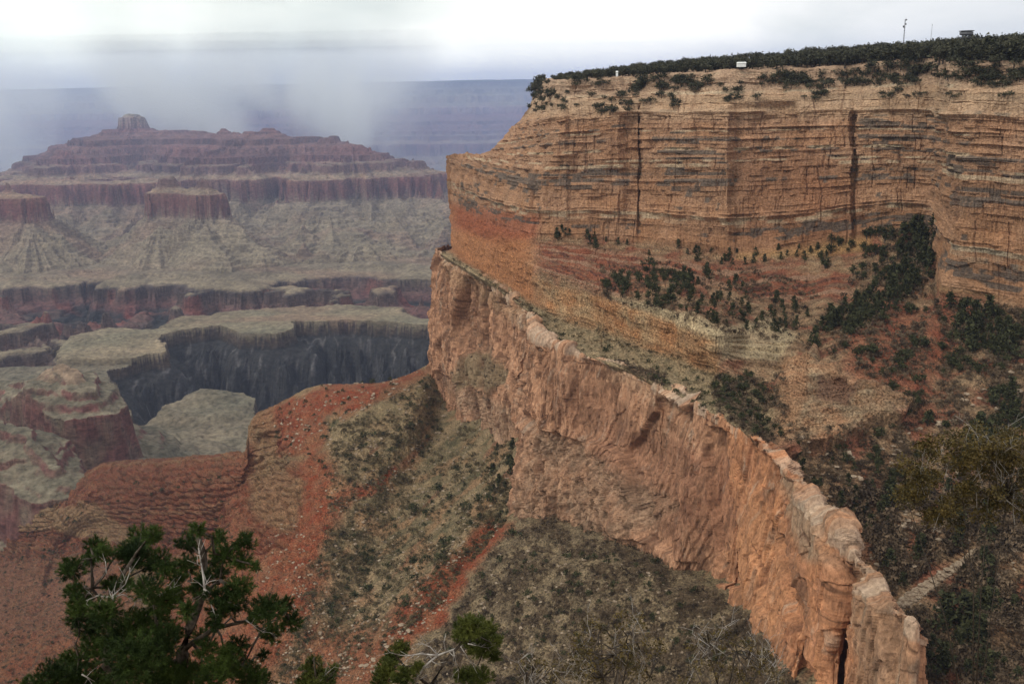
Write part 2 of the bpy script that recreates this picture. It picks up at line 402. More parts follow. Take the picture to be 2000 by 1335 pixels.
slD = slD + np.maximum(np.maximum(led, .8 * outc), .35 * bowl) * q_on * (5.5 * (qf - .5) * (.5 + qh) * (1 - sstep(.82, 1.0, qf)) + 3.0 * (qh - .5))
disp = (clD * CL)[..., None] * hor + (slD * (1 - CL))[..., None] * nrm
disp *= sstep(tv[0], tv[1], qv)[:, None, None]
PA = P + disp
# --- colours (albedo) of the beds
tan = np.array((.41, .240, .147)); ochre = np.array((.39, .207, .114)); orange = np.array((.38, .185, .088)); pink = np.array((.40, .22, .14))
grey = np.array((.085, .068, .055)); pale = np.array((.50, .40, .27)); red = np.array((.26, .085, .045)); dkred = np.array((.17, .06, .035)); cream = np.array((.46, .36, .22))
wob = 14 * fbm(PX / 60, PY / 60, 0.5, 3)
up = sstep(190, 330, PY + wob)                    # tan above, more orange below
C = mix(tan, ochre * 0.98, np.clip(0.5 + 1.3 * fbm(X / 50, Y / 50, Z / 18, 3), 0, 1))
C = mix(C, orange, 0.6 * sstep(300, 480, PY + wob * 2) * np.clip(0.6 + fbm(X / 40, Y / 40, Z / 40, 2), 0, 1))
C *= (0.84 + 0.28 * hb * (1 - .6 * massive) + .1 * massive)[..., None] * (0.86 + 0.25 * ha)[..., None]
# reddish alcove stain
C = mix(C, np.array((.30, .14, .075)), 0.45 * region(PX, PY, [(1436,290),(1440,490),(1650,470),(1600,300),(1550,270)], 30, wob))
C = mix(C, np.array((.34, .14, .07)), 0.35 * region(PX, PY, [(1560,330),(1640,330),(1700,440),(1580,470)], 30, wob))
C = mix(C, red * 1.3, 0.75 * region(PX, PY, [(880,395),(1050,420),(1050,470),(960,480),(884,440)], 14, wob * 0.7))
C = mix(C, orange * 1.05, 0.8 * region(PX, PY, [(880,455),(1040,470),(1040,620),(940,560),(884,500)], 14, wob * 0.7))
# grey varnish: blocks and streaks of single beds, traced areas where the photograph is greyest
C *= .86
vz = np.zeros(PX.shape)
for pts, k in (([(880,330),(1075,335),(1100,420),(900,420)], .8), ([(1010,250),(1250,235),(1250,260),(1010,300)], .5), ([(1280,262),(1425,260),(1425,420),(1300,415)], .9),
               ([(1440,275),(1650,268),(1650,300),(1440,300)], .8), ([(1675,215),(1845,220),(1835,300),(1680,300)], .9), ([(1835,300),(2020,310),(2020,350),(1840,350)], 1),
               ([(1830,350),(2020,360),(2020,560),(1830,540)], .62), ([(1660,330),(1830,330),(1830,460),(1660,460)], .45), ([(1080,330),(1220,300),(1220,400),(1090,400)], .6), ([(1440,440),(1830,425),(1830,450),(1440,462)], .9)):
    vz = np.maximum(vz, k * region(PX, PY, pts, 22, wob))
bedsel = hashf(ib * 13 + 3); along = perlin(X / 30, Y / 30, ib * 5.1) + 0.35 * perlin(X / 8, Y / 8, ib * 2.1)
varn = sstep(0.12, 0.26, along + (bedsel - 0.62) * 1.1 + vz * 0.95 - 0.46 - .15 * massive)
edge = fbm(X / 3, Y / 3, Z / 9, 2)
varn = np.clip(varn * sstep(-0.45, 0.1, edge + 0.25), 0, 1) * sstep(200, 235, PY + wob * 0.5)
up2 = (qv < tv[8])[:, None]
C = mix(C, grey * (0.9 + 0.7 * hb[..., None]), 0.86 * varn * up2)
# pale thin ledges
C = mix(C, pale, 0.6 * sstep(0.84, 0.9, hashf(ib * 5 + 9)) * sstep(-0.1, 0.2, perlin(X / 25, Y / 25, ib * 1.3)) * up2)
C = mix(C, pale * 1.02, 0.30 * sstep(245, 215, PY + wob * 0.5))
C = mix(C, np.array((.40, .27, .19)), 0.5 * (1 - sstep(tv[2], tv[3], qv))[:, None] * np.ones_like(PX))
C = mix(C, np.array((.13, .06, .035)), 0.45 * joint * CL * up2)
C *= (1.0 - 0.20 * jseg * CL)[..., None]
# lower benches
low = sstep(tv[8] - 12, tv[8] + 10, qv)[:, None] * np.ones_like(PX)
rub = fbm(X / 9, Y / 9, Z / 9, 4); rub2 = fbm(X / 30, Y / 30, Z / 30, 3)
soil = mix(np.array((.27, .155, .085)), np.array((.34, .23, .135)), np.clip(0.5 + 1.5 * rub, 0, 1))
soil = mix(soil, np.array((.27, .085, .05)), 0.75 * sstep(-0.05, 0.3, rub2))
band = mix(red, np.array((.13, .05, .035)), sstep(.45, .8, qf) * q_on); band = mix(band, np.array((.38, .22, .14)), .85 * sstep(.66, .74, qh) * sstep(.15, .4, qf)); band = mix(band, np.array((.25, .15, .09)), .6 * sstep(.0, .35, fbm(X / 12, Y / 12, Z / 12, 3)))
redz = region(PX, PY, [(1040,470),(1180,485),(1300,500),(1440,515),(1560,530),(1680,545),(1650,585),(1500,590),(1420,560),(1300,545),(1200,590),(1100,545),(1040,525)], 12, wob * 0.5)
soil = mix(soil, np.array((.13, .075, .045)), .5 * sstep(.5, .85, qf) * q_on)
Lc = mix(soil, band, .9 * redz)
tanb = mix(np.array((.38, .27, .155)), np.array((.23, .175, .10)), np.clip(.5 + 1.6 * rub, 0, 1))
midc = mix(np.array((.46, .22, .10)), np.array((.44, .29, .16)), np.clip(.45 + 1.3 * fbm(X / 22, Y / 22, Z / 14, 3), 0, 1)) * (0.85 + 0.3 * hb)[..., None]
mz = region(PX, PY, [(1030,530),(1090,560),(1180,580),(1290,615),(1360,630),(1400,660),(1408,745),(1300,700),(1190,655),(1100,630),(1034,606)], 6, wob * 0.35)
Lc = mix(Lc, midc, mz)
Lc = mix(Lc, cream * (0.75 + 0.5 * hb[..., None]), region(PX, PY, [(1185,575),(1300,600),(1400,640),(1500,620),(1560,650),(1520,700),(1410,700),(1400,665),(1290,622)], 8, wob * 0.5) * 0.8)
bz = region(PX, PY, [(860,480),(1035,590),(1100,625),(1190,652),(1300,697),(1400,730),(1470,740),(1520,860),(1400,830),(1290,780),(1180,715),(1050,660),(1000,620),(850,520)], 8, wob * 0.4)
Lc = mix(Lc, tanb, bz)
Lc = mix(Lc, np.array((.52, .27, .12)), 0 * PX)
Lc = mix(Lc, mix(np.array((.40, .215, .115)), np.array((.36, .26, .16)), np.clip(.5 + 1.5 * fbm(X / 14, Y / 14, Z / 8, 3), 0, 1)) * (0.7 + 0.55 * hb[..., None]), 0.85 * region(PX, PY, [(1500,830),(1540,700),(1600,690),(1640,730),(1760,770),(1780,800),(1700,840),(1640,870),(1510,870)], 12, wob))
Lc = mix(Lc, np.array((.42, .22, .115)), .5 * region(PX, PY, [(1516,740),(1530,700),(1575,700),(1570,800),(1545,850),(1512,850)], 7, wob * .5))
Lc = mix(Lc, np.array((.15, .07, .045)), .7 * region(PX, PY, [(1600,760),(1680,770),(1650,810),(1590,800)], 9, wob * .6))
Lc = mix(Lc, np.array((.56, .42, .29)), 0.95 * region(PX, PY, [(1750,1195),(1760,1170),(1900,1080),(1930,1075),(1860,1120),(1790,1180)], 5, wob * 0.3))
Lc = mix(Lc, np.array((.28, .075, .04)), 0.55 * region(PX, PY, [(1640,650),(1740,600),(1900,620),(1830,730),(1800,790),(1650,740)], 25, wob))
Lc = mix(Lc, np.array((.46, .30, .12)), 0.9 * region(PX, PY, [(1830,535),(2020,560),(2020,590),(1830,565)], 6, wob * 0.3))
yel = region(PX, PY, [(1440,470),(1700,455),(1700,490),(1560,500),(1440,505)], 8, wob * 0.3)
Lc = mix(Lc, np.array((.42, .25, .10)), yel * 0.7)
lowm = low * np.maximum(sstep(1025, 1075, PX + wob * 2.2), bz)
C = mix(C, C * np.array((1.0, .88, .80)), low * (1 - lowm))
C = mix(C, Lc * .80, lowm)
C *= (0.88 + 0.30 * fbm(X / 2.2, Y / 2.2, Z / 2.2, 2) + 0.1)[..., None]
GA = dict(PX=PX.copy(), PY=PY.copy(), P=PA, N=nrm)
jr = [0, int(np.searchsorted(qv, tv[8])), NV - 1]
grid_object('banded_cliff', PA[:jr[1] + 1], M_cliff, C[:jr[1] + 1])
grid_object('bench_and_bowl_slope', PA[jr[1]:], M_slope, C[jr[1]:])

# the mesa's top, running back behind the rim
top_back = at(np.array([R0[i][0] for i in range(16)]), np.array([R0[i][1] for i in range(16)]), np.array([R0[i][2] for i in range(16)]) * K)
far_rows = [top_back, top_back * np.array([1.0, 1.0, 1.0]) + np.array([300, 900, 8]), top_back + np.array([900, 3000, -30])]
qi = np.linspace(0, 15, 60)
TB = np.stack([np.stack([np.interp(qi, range(16), r[:, k]) for k in range(3)], -1) for r in far_rows])
def top_mesh():
    o = grid_object('mesa_top', TB, M_slope, np.tile(np.array((.16, .12, .075)), (TB.shape[0], TB.shape[1], 1)), True)
    return o
top_mesh()

# ------------------------------------------------------------------ talus plane shared by slope and wall foot
TA, TBc, TZ = 0.5, 0.08, -336.0
def talus_D(px, py, dz):
    r = ray(px, py)
    return (TZ + dz) / (r[..., 2] - TA * r[..., 0] - TBc)
crest = [(-120,1015,0),(0,1003,0),(100,992,0),(125,965,0),(205,905,0),(330,897,0),(488,880,5),(495,816,35),(540,790,35),(640,752,35),(735,748,25),(838,722,0),
         (875,785,-30),(960,835,-20),(1012,875,6),(1000,985,0),(1090,1008,0),(1190,1045,0),(1300,1092,0),(1400,1145,0),(1455,1195,10),(1510,1262,16),(1580,1370,15)]
foot = crest[11:]

# ------------------------------------------------------------------ lower wall (massive pink cliff, a fin that comes towards the viewer)
lip = [(905,474),(853,489),(872,500),(905,527),(960,552),(1000,580),(1034,606),(1052,655),(1130,690),(1217,712),(1285,748),(1345,780),(1420,822),(1500,875),(1560,932),(1612,992),(1646,1030),(1662,1068),(1700,1118),(1748,1185),(1783,1228),(1790,1245)]
base = [(905,700),(838,728),(850,742),(880,792),(940,828),(985,855),(1018,880),(1000,985),(1090,1008),(1190,1045),(1275,1082),(1335,1110),(1400,1145),(1455,1195),(1510,1262),(1560,1345),(1600,1410),(1622,1450),(1665,1500),(1720,1560),(1782,1610),(1800,1600)]
fx = np.array([f[0] for f in foot]); fz = np.array([f[2] for f in foot])
lipD = [float(dist_for_z(px, py, -165.0)) for px, py in lip]
lipD[0] = lipD[1] + 160; lipD[21] = lipD[20] + 90
n_w = len(lip)
fr = [-0.06, 0.0, 0.05, 0.2, 0.42, 0.58, 0.75, 1.0, 1.25]
LW = np.zeros((len(fr), n_w, 4))
for i in range(n_w):
    (lx, ly), (bx, by) = lip[i], base[i]
    if 1 <= i <= 15:
        # foot depth from the talus plane
        ddz = {1: 0, 2: -10, 3: -30, 4: -20, 5: -8, 6: 4, 7: 0, 8: 0, 9: 0, 10: 0, 11: 0, 12: 0, 13: 10, 14: 16, 15: 15}[i]
        bD = float(talus_D(bx, by, ddz))
    else:
        bD = lipD[i] - 12
    for j, f in enumerate(fr):
        px = lx + (bx - lx) * f; py = ly + (by - ly) * f
        D = lipD[i] + (bD - lipD[i]) * f
        if j == 0: px, py, D = lx + 6, ly + 10, lipD[i] + 30
        if 2 <= i <= 6 and j in (5, 6): D -= 9 if j == 5 else 12          # vegetated shelf half way down
        if 2 <= i <= 6 and j == 4: D += 4
        if 7 <= i <= 10 and j in (6, 7): D -= 6                            # rubbly apron
        if i == 6: D += 10 if 2 < j < 8 else 0
        if i in (8, 9, 10) and j == 4: D += 5
        LW[j, i] = (px, py, math.log(D * K), f)
tuw = np.concatenate([[0], np.cumsum([70, 30, 60, 60, 45, 45, 60, 90, 90, 75, 70, 80, 90, 85, 80, 60, 50, 60, 70, 50, 30])])
tvw = np.array([-12, 0, 14, 70, 150, 210, 270, 360, 430], float)
G, qu, qv = grid_from_lattice(LW, tuw, tvw, 1100, 620)
PX, PY, fV = G[..., 0], G[..., 1], G[..., 3]
Dm = np.exp(G[..., 2])
ql = np.tile(qu, (620, 1))
slot = lambda c, w, k: k * np.exp(-((ql - c) / w) ** 2)
uu = {i: tuw[i] for i in range(n_w)}
deep = sstep(0.08, 0.25, fV)
Dm = Dm + (slot(uu[17] + 14, 9, 26) * sstep(0.05, 0.12, fV) + slot(uu[6] + 18, 12, 24) * deep + slot(uu[3] + 10, 7, 9) * deep * (fV < .6) + slot(uu[10] + 5, 4, 4) * (fV < .38) * sstep(0.02, .1, fV)
           + slot(uu[12] + 25, 4, 5) * sstep(.3, .6, fV) + slot(uu[15] + 5, 10, 8) * sstep(0.1, .3, fV) - slot(uu[16] + 20, 18, 7) - slot(uu[11] - 20, 30, 4) * deep) * K
P = at(PX, PY, Dm)
nrm = normals(smooth(P, 6)); nrm *= np.where((nrm * P).sum(-1) > 0, -1.0, 1.0)[..., None]
X, Y, Z = (P[..., i].astype(np.float32) for i in range(3))
Zs = Z + 3 * fbm(X / 40, Y / 40, Z / 40, 2)
la, ha, ia = layers(Zs, X, Y, 9.0, 211, 30.0)
wx, wy = X + 2.5 * perlin(X / 18, Y / 18, Z / 25), Y
big = fbm(X / 48, Y / 48, Z / 160, 4) * 1.5
rib = ridged(wx / 26, wy / 26, Z / 150, 3)
slab = fbm(X / 11, Y / 11, Z / 36, 3)
fin = fbm(X / 3.5, Y / 3.5, Z / 8, 3)
grpw = np.floor((Z + 10 * perlin(X / 30, Y / 30, 1.2)) / 34)
crk = (1 - sstep(0.0, 0.04, np.abs(perlin(X / 15, Y / 15, grpw * 2.7) + .03 * fin))) * sstep(-.1, .2, perlin(X / 30, Y / 30, grpw * 1.9))
crk2 = (1 - sstep(0.0, 0.03, np.abs(perlin(wx / 24 + 9, wy / 24, Z / 60 + 4)))) * sstep(0.05, .3, perlin(X / 33, Y / 33, Z / 40))
cell = np.floor(perlin(X / 17, Y / 17, Z / 48) * 4) / 4 + .5 * np.floor(perlin(X / 8, Y / 8, Z / 20 + 5) * 4) / 4
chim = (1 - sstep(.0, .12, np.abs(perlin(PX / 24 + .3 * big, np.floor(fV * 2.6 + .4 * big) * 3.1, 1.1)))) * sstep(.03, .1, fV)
far_k = 1 - sstep(1000, 1120, PX)                 # the far half is ribbed, the near half smooth
rough = far_k * 0.85 + (1 - far_k) * 0.45
topr = 1 - sstep(0.04, 0.10, fV)
dW = (big * 7 - chim * (8.0 * far_k + 1.6 * (1 - far_k)) + rib * 6 * far_k + rib * 1.6 * (1 - far_k) + slab * 2.0 * rough + cell * 5.5 * rough + la * (1.0 + 1.6 * topr) + fin * 0.8 - crk * 2.6 * rough - crk2 * 2.0 * rough)
fw = 9 * fbm(PX / 34, PY / 60, 1.7, 4)
for pts, k in (([(1040,612),(1120,685),(1132,860),(1060,835)], 6), ([(1225,885),(1285,800),(1300,745),(1350,780),(1345,950),(1310,1085),(1240,1050)], -8), ([(1150,850),(1225,890),(1255,1060),(1190,1050),(1160,960)], 5),
               ([(1372,830),(1415,840),(1440,1150),(1392,1140)], -8), ([(1470,880),(1500,890),(1500,1200),(1470,1180)], -4), ([(1560,935),(1640,1030),(1655,1140),(1610,1400),(1560,1220),(1530,1030)], 7), ([(1498,1040),(1530,1050),(1575,1180),(1560,1260),(1518,1150)], -7),
               ([(868,505),(903,528),(900,745),(858,722)], 7), ([(905,535),(928,545),(930,690),(902,690)], -8), ([(972,590),(1000,600),(1000,760),(972,740)], -7), ([(1003,600),(1032,612),(1026,845),(1006,800)], 9),
               ([(1140,700),(1190,715),(1185,800),(1145,790)], -4), ([(1320,930),(1360,950),(1360,1100),(1325,1090)], 5), ([(1700,1130),(1740,1180),(1745,1400),(1705,1400)], 6)):
    dW = dW + k * region(PX, PY, pts, 3.5, fw)
bigc = np.floor(perlin(X / 30 + .3 * slab, Y / 30, Z / 95 + 11) * 3.5) / 3.5; dW = dW + bigc * 7
apron = region(PX, PY, [(1000,1010),(1035,830),(1120,860),(1230,930),(1300,990),(1200,1060),(1100,1020)], 16, 14 * fbm(PX / 40, PY / 40, .3, 2))
ab = np.floor(perlin(X / 13, Y / 13, Z / 13) * 5) / 5 + .5 * np.floor(perlin(X / 5.5, Y / 5.5, Z / 5.5) * 5) / 5
apron = apron * (0.55 + 0.45 * sstep(-.2, .1, fbm(X / 20, Y / 20, Z / 20, 3)))
dW = dW + apron * (ab * 9 + fbm(X / 6, Y / 6, Z / 6, 3) * 3)
shelf = region(PX, PY, [(885,745),(925,680),(960,690),(1000,745),(960,765),(930,752),(900,768)], 7, 16 * fbm(PX / 30, PY / 30, .3, 2))
hor = nrm.copy(); hor[..., 2] *= 0.3; hor /= np.linalg.norm(hor, axis=-1, keepdims=True)
endk = np.clip((qu - tuw[0]) / 30, 0, 1)[None, :]
PW = P + hor * (dW * endk)[..., None]
PW[..., 2] += (fbm(X / 14, Y / 14, 0.3, 4) * 2.2 + 1.0) * np.exp(-(fV / 0.05) ** 2) + (np.floor(perlin(X / 22, Y / 22, 7.7) * 4) / 4) * 4.5 * np.exp(-(fV / 0.04) ** 2)
# colours
pk = np.array((.46, .225, .125)); pk2 = np.array((.50, .28, .17)); br = np.array((.20, .105, .065)); gr = np.array((.34, .27, .19)); wh = np.array((.58, .47, .36))
nearw = sstep(1350, 1450, PX)
C = mix(mix(np.array((.41, .235, .145)), pk2 * 0.97, np.clip(.5 + 1.4 * fbm(X / 26, Y / 26, Z / 60, 3), 0, 1)), mix(pk, np.array((.52, .25, .125)), np.clip(.5 + 1.5 * fbm(X / 9, Y / 9, Z / 70, 3), 0, 1)), nearw)
streak = fbm(wx / 5, wy / 5, Z / 70, 4)
C = mix(C, br * .8, 0.8 * sstep(0.12, 0.22, fbm(wx / 13, wy / 13, Z / 34, 3) + 0.5 * streak) * (1 - 0.35 * nearw))
C = mix(C, wh, 0.45 * sstep(0.18, 0.4, streak + 0.1 * slab))
wobw = 16 * fbm(PX / 50, PY / 70, 0.9, 3)
for pts, k, c in (([(1060,700),(1120,730),(1250,800),(1230,860),(1130,820),(1070,770)], .45, br * 1.25), ([(1180,830),(1320,860),(1360,1000),(1340,1090),(1250,1030),(1200,960),(1170,900)], .55, (.24, .12, .075)),
                  ([(1130,800),(1180,790),(1180,900),(1130,890)], .4, br * 1.2), ([(1350,760),(1420,800),(1500,870),(1560,930),(1580,960),(1480,900),(1400,850),(1340,800)], .0, wh),
                  ([(1330,870),(1410,900),(1440,1010),(1380,1080),(1340,1000)], .55, (.25, .12, .075)), ([(1500,900),(1560,935),(1640,1030),(1650,1100),(1590,1090),(1540,1000)], .7, gr),
                  ([(1520,1050),(1560,1060),(1590,1150),(1600,1230),(1560,1200),(1530,1110)], .6, (.15, .085, .055)), ([(1650,1040),(1780,1220),(1785,1400),(1690,1400),(1665,1200)], .5, gr * 0.95),
                  ([(1440,950),(1500,1000),(1540,1340),(1440,1200),(1420,1050)], .5, (.52, .27, .14)), ([(1180,690),(1340,770),(1310,800),(1180,740)], .4, (.55, .38, .25)),
                  ([(870,500),(1035,600),(1035,640),(880,545)], .4, (.42, .30, .18)), ([(870,740),(1010,800),(1000,880),(900,800)], .45, (.40, .31, .22))):
    C = mix(C, np.array(c), k * region(PX, PY, pts, 14, wobw))
pch = sstep(.10, .20, fbm(X / 6, Y / 6, Z / 16 + 20, 4) + .25 * slab); C = mix(C, br * .8, .65 * pch * (1 - .45 * nearw))
flk = (1 - sstep(0, .035, np.abs(perlin(X / 8 + .5 * slab, Y / 8, Z / 22)))) * sstep(.0, .2, perlin(X / 14, Y / 14, Z / 30 + 7)); C = mix(C, br * .45, .8 * flk)
C = mix(C, np.array((.10, .045, .03)), 0.85 * np.clip(crk + crk2, 0, 1) * np.maximum(rough, .8))
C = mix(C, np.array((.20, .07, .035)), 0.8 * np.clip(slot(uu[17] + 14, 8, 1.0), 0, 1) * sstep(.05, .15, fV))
C = mix(C, mix(np.array((.40, .28, .19)), np.array((.27, .18, .12)), np.clip(.5 + 1.6 * ab, 0, 1)), 0.7 * apron)
C = mix(C, mix(np.array((.27, .21, .13)), np.array((.16, .12, .07)), np.clip(.5 + 2 * fbm(X / 4, Y / 4, Z / 4, 3), 0, 1)), 0.85 * shelf)
lipw = region(PX, PY, [(853,485),(1034,600),(1217,706),(1345,775),(1500,868),(1612,985),(1662,1062),(1790,1225),(1790,1262),(1690,1130),(1640,1060),(1590,1000),(1490,890),(1340,800),(1200,728),(1052,668),(960,566),(860,505)], 3, wobw * 0.35)
C = mix(C, wh * .9, 0.6 * lipw * sstep(-.05, .3, slab + 0.3 * ha - .1))
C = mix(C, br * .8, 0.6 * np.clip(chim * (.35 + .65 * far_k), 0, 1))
C *= np.array((.93, .87, .83))
C *= (0.92 + 0.16 * ha)[..., None] * (0.95 + 0.30 * fbm(X / 1.8, Y / 1.8, Z / 4, 2))[..., None]
GW = dict(PX=PX.copy(), PY=PY.copy(), P=PW, N=nrm)
grid_object('massive_lower_cliff', PW, M_wall, C)

# ------------------------------------------------------------------ talus slope with the red ridges at its left
botx = [-170,-60,30,60,120,200,290,340,380,440,480,520,560,600,640,700,790,900,1040,1180,1290,1400,1500]
ncol = len(crest)
frs = [-1, 0.0, 0.12, 0.28, 0.5, 0.75, 1.0]
LT = np.zeros((len(frs), ncol, 3))
tw = {}
tw[(1, 2)] = (0, 38, -4); tw[(0, 2)] = (0, 36, -4)
for i, (cx, cy, dz) in enumerate(crest):
    for j, f in enumerate(frs):
        bx, by = botx[i], 1430
        ff = max(f, 0)
        px = cx + (bx - cx) * ff; py = cy + (by - cy) * ff
        z_ = dz * (1 - ff)
        if 3 <= i <= 6 and j >= 2: py += {2: 14, 3: 4}.get(j, 0); z_ -= {2: 20, 3: 44, 4: 26}.get(j, 0)
        if i <= 2 and j >= 2: z_ -= {2: 22, 3: 34, 4: 26}.get(j, 0)
        if 7 <= i <= 8 and j == 2: py += 34; z_ -= 40
        if 7 <= i <= 8 and j == 3: z_ -= 40
        if 7 <= i <= 8 and j == 4: z_ -= 18
        if 9 <= i <= 11 and j == 2: z_ += 8
        if 13 <= i <= 15 and j in (2, 3): z_ -= 3           # gully under the wall's crease
        if 16 <= i <= 19 and j in (2, 3): z_ += 8           # rounded apron under the near wall
        D = float(talus_D(px, py, z_)); Pw = at(px, py, D)
        if j == 0:
            Pw = Pw + (np.array([45, 70, -22 if i < 11 else 12]) if i < 12 else np.array([40, 30, 14]))
            a, b = proj(Pw); px, py, D = float(a), float(b), float(Pw[1])
        LT[j, i] = (px, py, math.log(D * K))
tut = np.concatenate([[0], np.cumsum([90, 90, 30, 70, 100, 130, 26, 50, 85, 85, 90, 70, 80, 60, 80, 80, 90, 100, 90, 70, 70, 80])])
tvt = np.array([-25, 0, 65, 150, 270, 400, 540], float)
G, qu, qv = grid_from_lattice(LT, tut, tvt, 1100, 700)
PX, PY = G[..., 0], G[..., 1]; P = at(PX, PY, np.exp(G[..., 2]))
nrm = normals(smooth(P, 8)); nrm *= np.where((nrm * P).sum(-1) > 0, -1.0, 1.0)[..., None]
X, Y, Z = (P[..., i].astype(np.float32) for i in range(3))
wobt = 16 * fbm(PX / 60, PY / 60, 2.5, 3)
ledgez = np.maximum.reduce([region(PX, PY, [(-200,990),(120,950),(200,890),(480,870),(500,1000),(380,1080),(240,1090),(0,1090),(-200,1090)], 20, wobt),
                            0.9 * region(PX, PY, [(490,800),(560,790),(560,880),(600,940),(560,1080),(480,1080),(480,900)], 14, wobt)])
Zs = Z + 2 * fbm(X / 50, Y / 50, Z / 50, 2) 
la, ha, ia = layers(Zs, X, Y, 10.0, 401, 40.0)
lb, hb, ib = layers(Zs, X, Y, 3.2, 431, 22.0)
big = fbm(X / 90, Y / 90, Z / 90, 4)
gul = ridged((X * 0.35 + Y) / 38, X / 260, 0.5, 3)
fin = fbm(X / 6, Y / 6, Z / 6, 4)
rug = sstep(760, 600, PX + wobt * 2) 
dT = rug * (ridged(X / 60, Y / 60, Z / 60, 4) - .5) * 14 + big * 9 + (gul - 0.5) * 3.5 + fin * 2.6 + ledgez * (la * 9.0 + lb * 3.2 + fbm(X / 18, Y / 18, Z / 40, 3) * 4 + 3 * np.floor(perlin(X / 12, Y / 12, Z / 9) * 4) / 4)
SB = qv[:, None] / 11.0 + 0.55 * fbm(X / 130, Y / 130, 0.2, 3) + 0.15 * perlin(X / 9, Y / 9, 4.0)
bi = np.floor(SB); bf = SB - bi; hs = hashf(bi * 5 + 77)
bed_on = sstep(-.5, -.05, perlin(X / 45, Y / 45, bi * 1.9))
dT = dT + ledgez * bed_on * (9.5 * (bf - .5) * (.5 + hs) * (1 - sstep(.82, 1.0, bf)) + 3.5 * (hs - .5))
edgek = sstep(tvt[0], tvt[2], qv)[:, None] * 0.75 + 0.25
PT = P + nrm * (dT * edgek)[..., None]
mass = fbm(X / 14, Y / 14, Z / 14, 4); m2 = fbm(X / 40, Y / 40, Z / 40, 3)
# fall-line coordinate: streaks of debris run down and left across the slope
fl = (Y + 0.25 * X)
sq = PX * .76 + PY * .65; tq_ = -PX * .65 + PY * .76
st = fbm(sq / 22, tq_ / 170, 3.1, 4)
grn = mix(np.array((.34, .255, .155)), np.array((.12, .11, .062)), np.clip(.5 + 1.5 * st + mass, 0, 1))
C = mix(grn, np.array((.36, .22, .125)), 0.75 * sstep(0.05, 0.35, st * 0.8 + m2))
redc_s = mix(np.array((.24, .09, .055)), np.array((.30, .15, .09)), np.clip(.5 + 1.5 * mass, 0, 1))
brown = mix(np.array((.15, .115, .075)), np.array((.30, .235, .15)), np.clip(.42 + 1.5 * mass, 0, 1))
C = mix(C, redc_s, .75 * sstep(.22, .40, fbm(sq / 30 + 7, tq_ / 220, 9.1, 4)))
C = mix(C, brown, region(PX, PY, [(1010,1010),(1150,1000),(1300,1080),(1450,1160),(1600,1360),(1500,1440),(800,1440),(800,1290),(930,1090)], 34, wobt * 2))
RD = np.array((.25, .058, .026)); RD2 = np.array((.29, .12, .065)); RD3 = np.array((.15, .048, .030))
redc = mix(RD, RD2, np.clip(.5 + 1.8 * mass, 0, 1))
tanp = np.array((.38, .27, .155))
reds = np.zeros(PX.shape)
for pts, k, sf in (([(495,812),(650,745),(740,745),(830,718),(850,735),(740,790),(640,820),(620,900),(540,900),(500,830)], 1, 8),
                   ([(500,935),(560,900),(640,890),(660,940),(700,960),(640,1050),(600,1130),(520,1130),(480,1080)], .95, 16),
                   ([(1005,1015),(985,1050),(900,1150),(860,1210),(800,1260),(740,1250),(800,1180),(880,1080),(960,1020)], 1, 8),
                   ([(700,960),(775,905),(770,925),(730,965),(690,985)], 1, 5), ([(480,1080),(640,1110),(620,1200),(520,1340),(560,1440),(300,1440),(300,1080)], .85, 25),
                   ([(600,1230),(760,1220),(800,1270),(700,1440),(520,1440)], .75, 25), ([(-200,940),(520,860),(520,1100),(300,1100),(-200,1120)], .8, 20),
                   ([(-200,1040),(120,1050),(260,1100),(340,1440),(-200,1440)], .75, 20)):
    reds = np.maximum(reds, k * region(PX, PY, pts, sf * 1.4, wobt * 1.8))
C = mix(C, redc, np.clip(reds - 0.25 * sstep(0.1, .3, st), 0, 1))
ledc = mix(RD3 * .8, np.array((.27, .10, .06)), sstep(.35, .65, ha)); ledc = mix(ledc, np.array((.38, .24, .14)), 0.7 * sstep(.80, .88, hashf(ia * 3 + 5)))
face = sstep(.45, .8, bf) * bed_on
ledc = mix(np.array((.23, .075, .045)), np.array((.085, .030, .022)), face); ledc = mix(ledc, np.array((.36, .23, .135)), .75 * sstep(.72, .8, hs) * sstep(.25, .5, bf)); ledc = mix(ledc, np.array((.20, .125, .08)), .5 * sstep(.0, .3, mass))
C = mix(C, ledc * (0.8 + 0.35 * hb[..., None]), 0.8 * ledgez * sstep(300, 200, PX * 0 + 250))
C = mix(C, mix(tanp, ledc, .35 * hb), 0.8 * region(PX, PY, [(-200,995),(100,985),(190,985),(250,1030),(270,1075),(210,1060),(100,1035),(-200,1035)], 6, wobt * .5))
C = mix(C, tanp * .9, 0.55 * region(PX, PY, [(495,812),(530,800),(545,900),(600,950),(560,1050),(490,1000)], 10, wobt * .7))
C = mix(C, np.array((.20, .12, .085)), .45 * region(PX, PY, [(-200,1085),(200,1090),(260,1240),(-200,1240)], 25, wobt))
C = mix(C, tanp, 0.5 * region(PX, PY, [(640,960),(700,930),(800,860),(830,870),(740,920),(640,975)], 8, wobt * .4))
C = mix(C, np.array((.33, .26, .155)), .6 * region(PX, PY, [(700,800),(840,725),(870,770),(800,850),(700,880),(640,900)], 14, wobt))
speck = sstep(.28, .42, fbm(X / 3.2, Y / 3.2, Z / 3.2, 2)); C = mix(C, np.array((.40, .30, .21)), .5 * speck * (1 - .35 * reds))
dk = sstep(.12, .35, fbm(X / 4.6 + 50, Y / 4.6, Z / 4.6, 3)); C = mix(C, np.array((.075, .058, .036)), .7 * dk * (1 - .15 * reds))
C *= np.array((1.04, .96, .88))
C *= (.72 - .14 * sstep(520, 300, PX))[..., None]
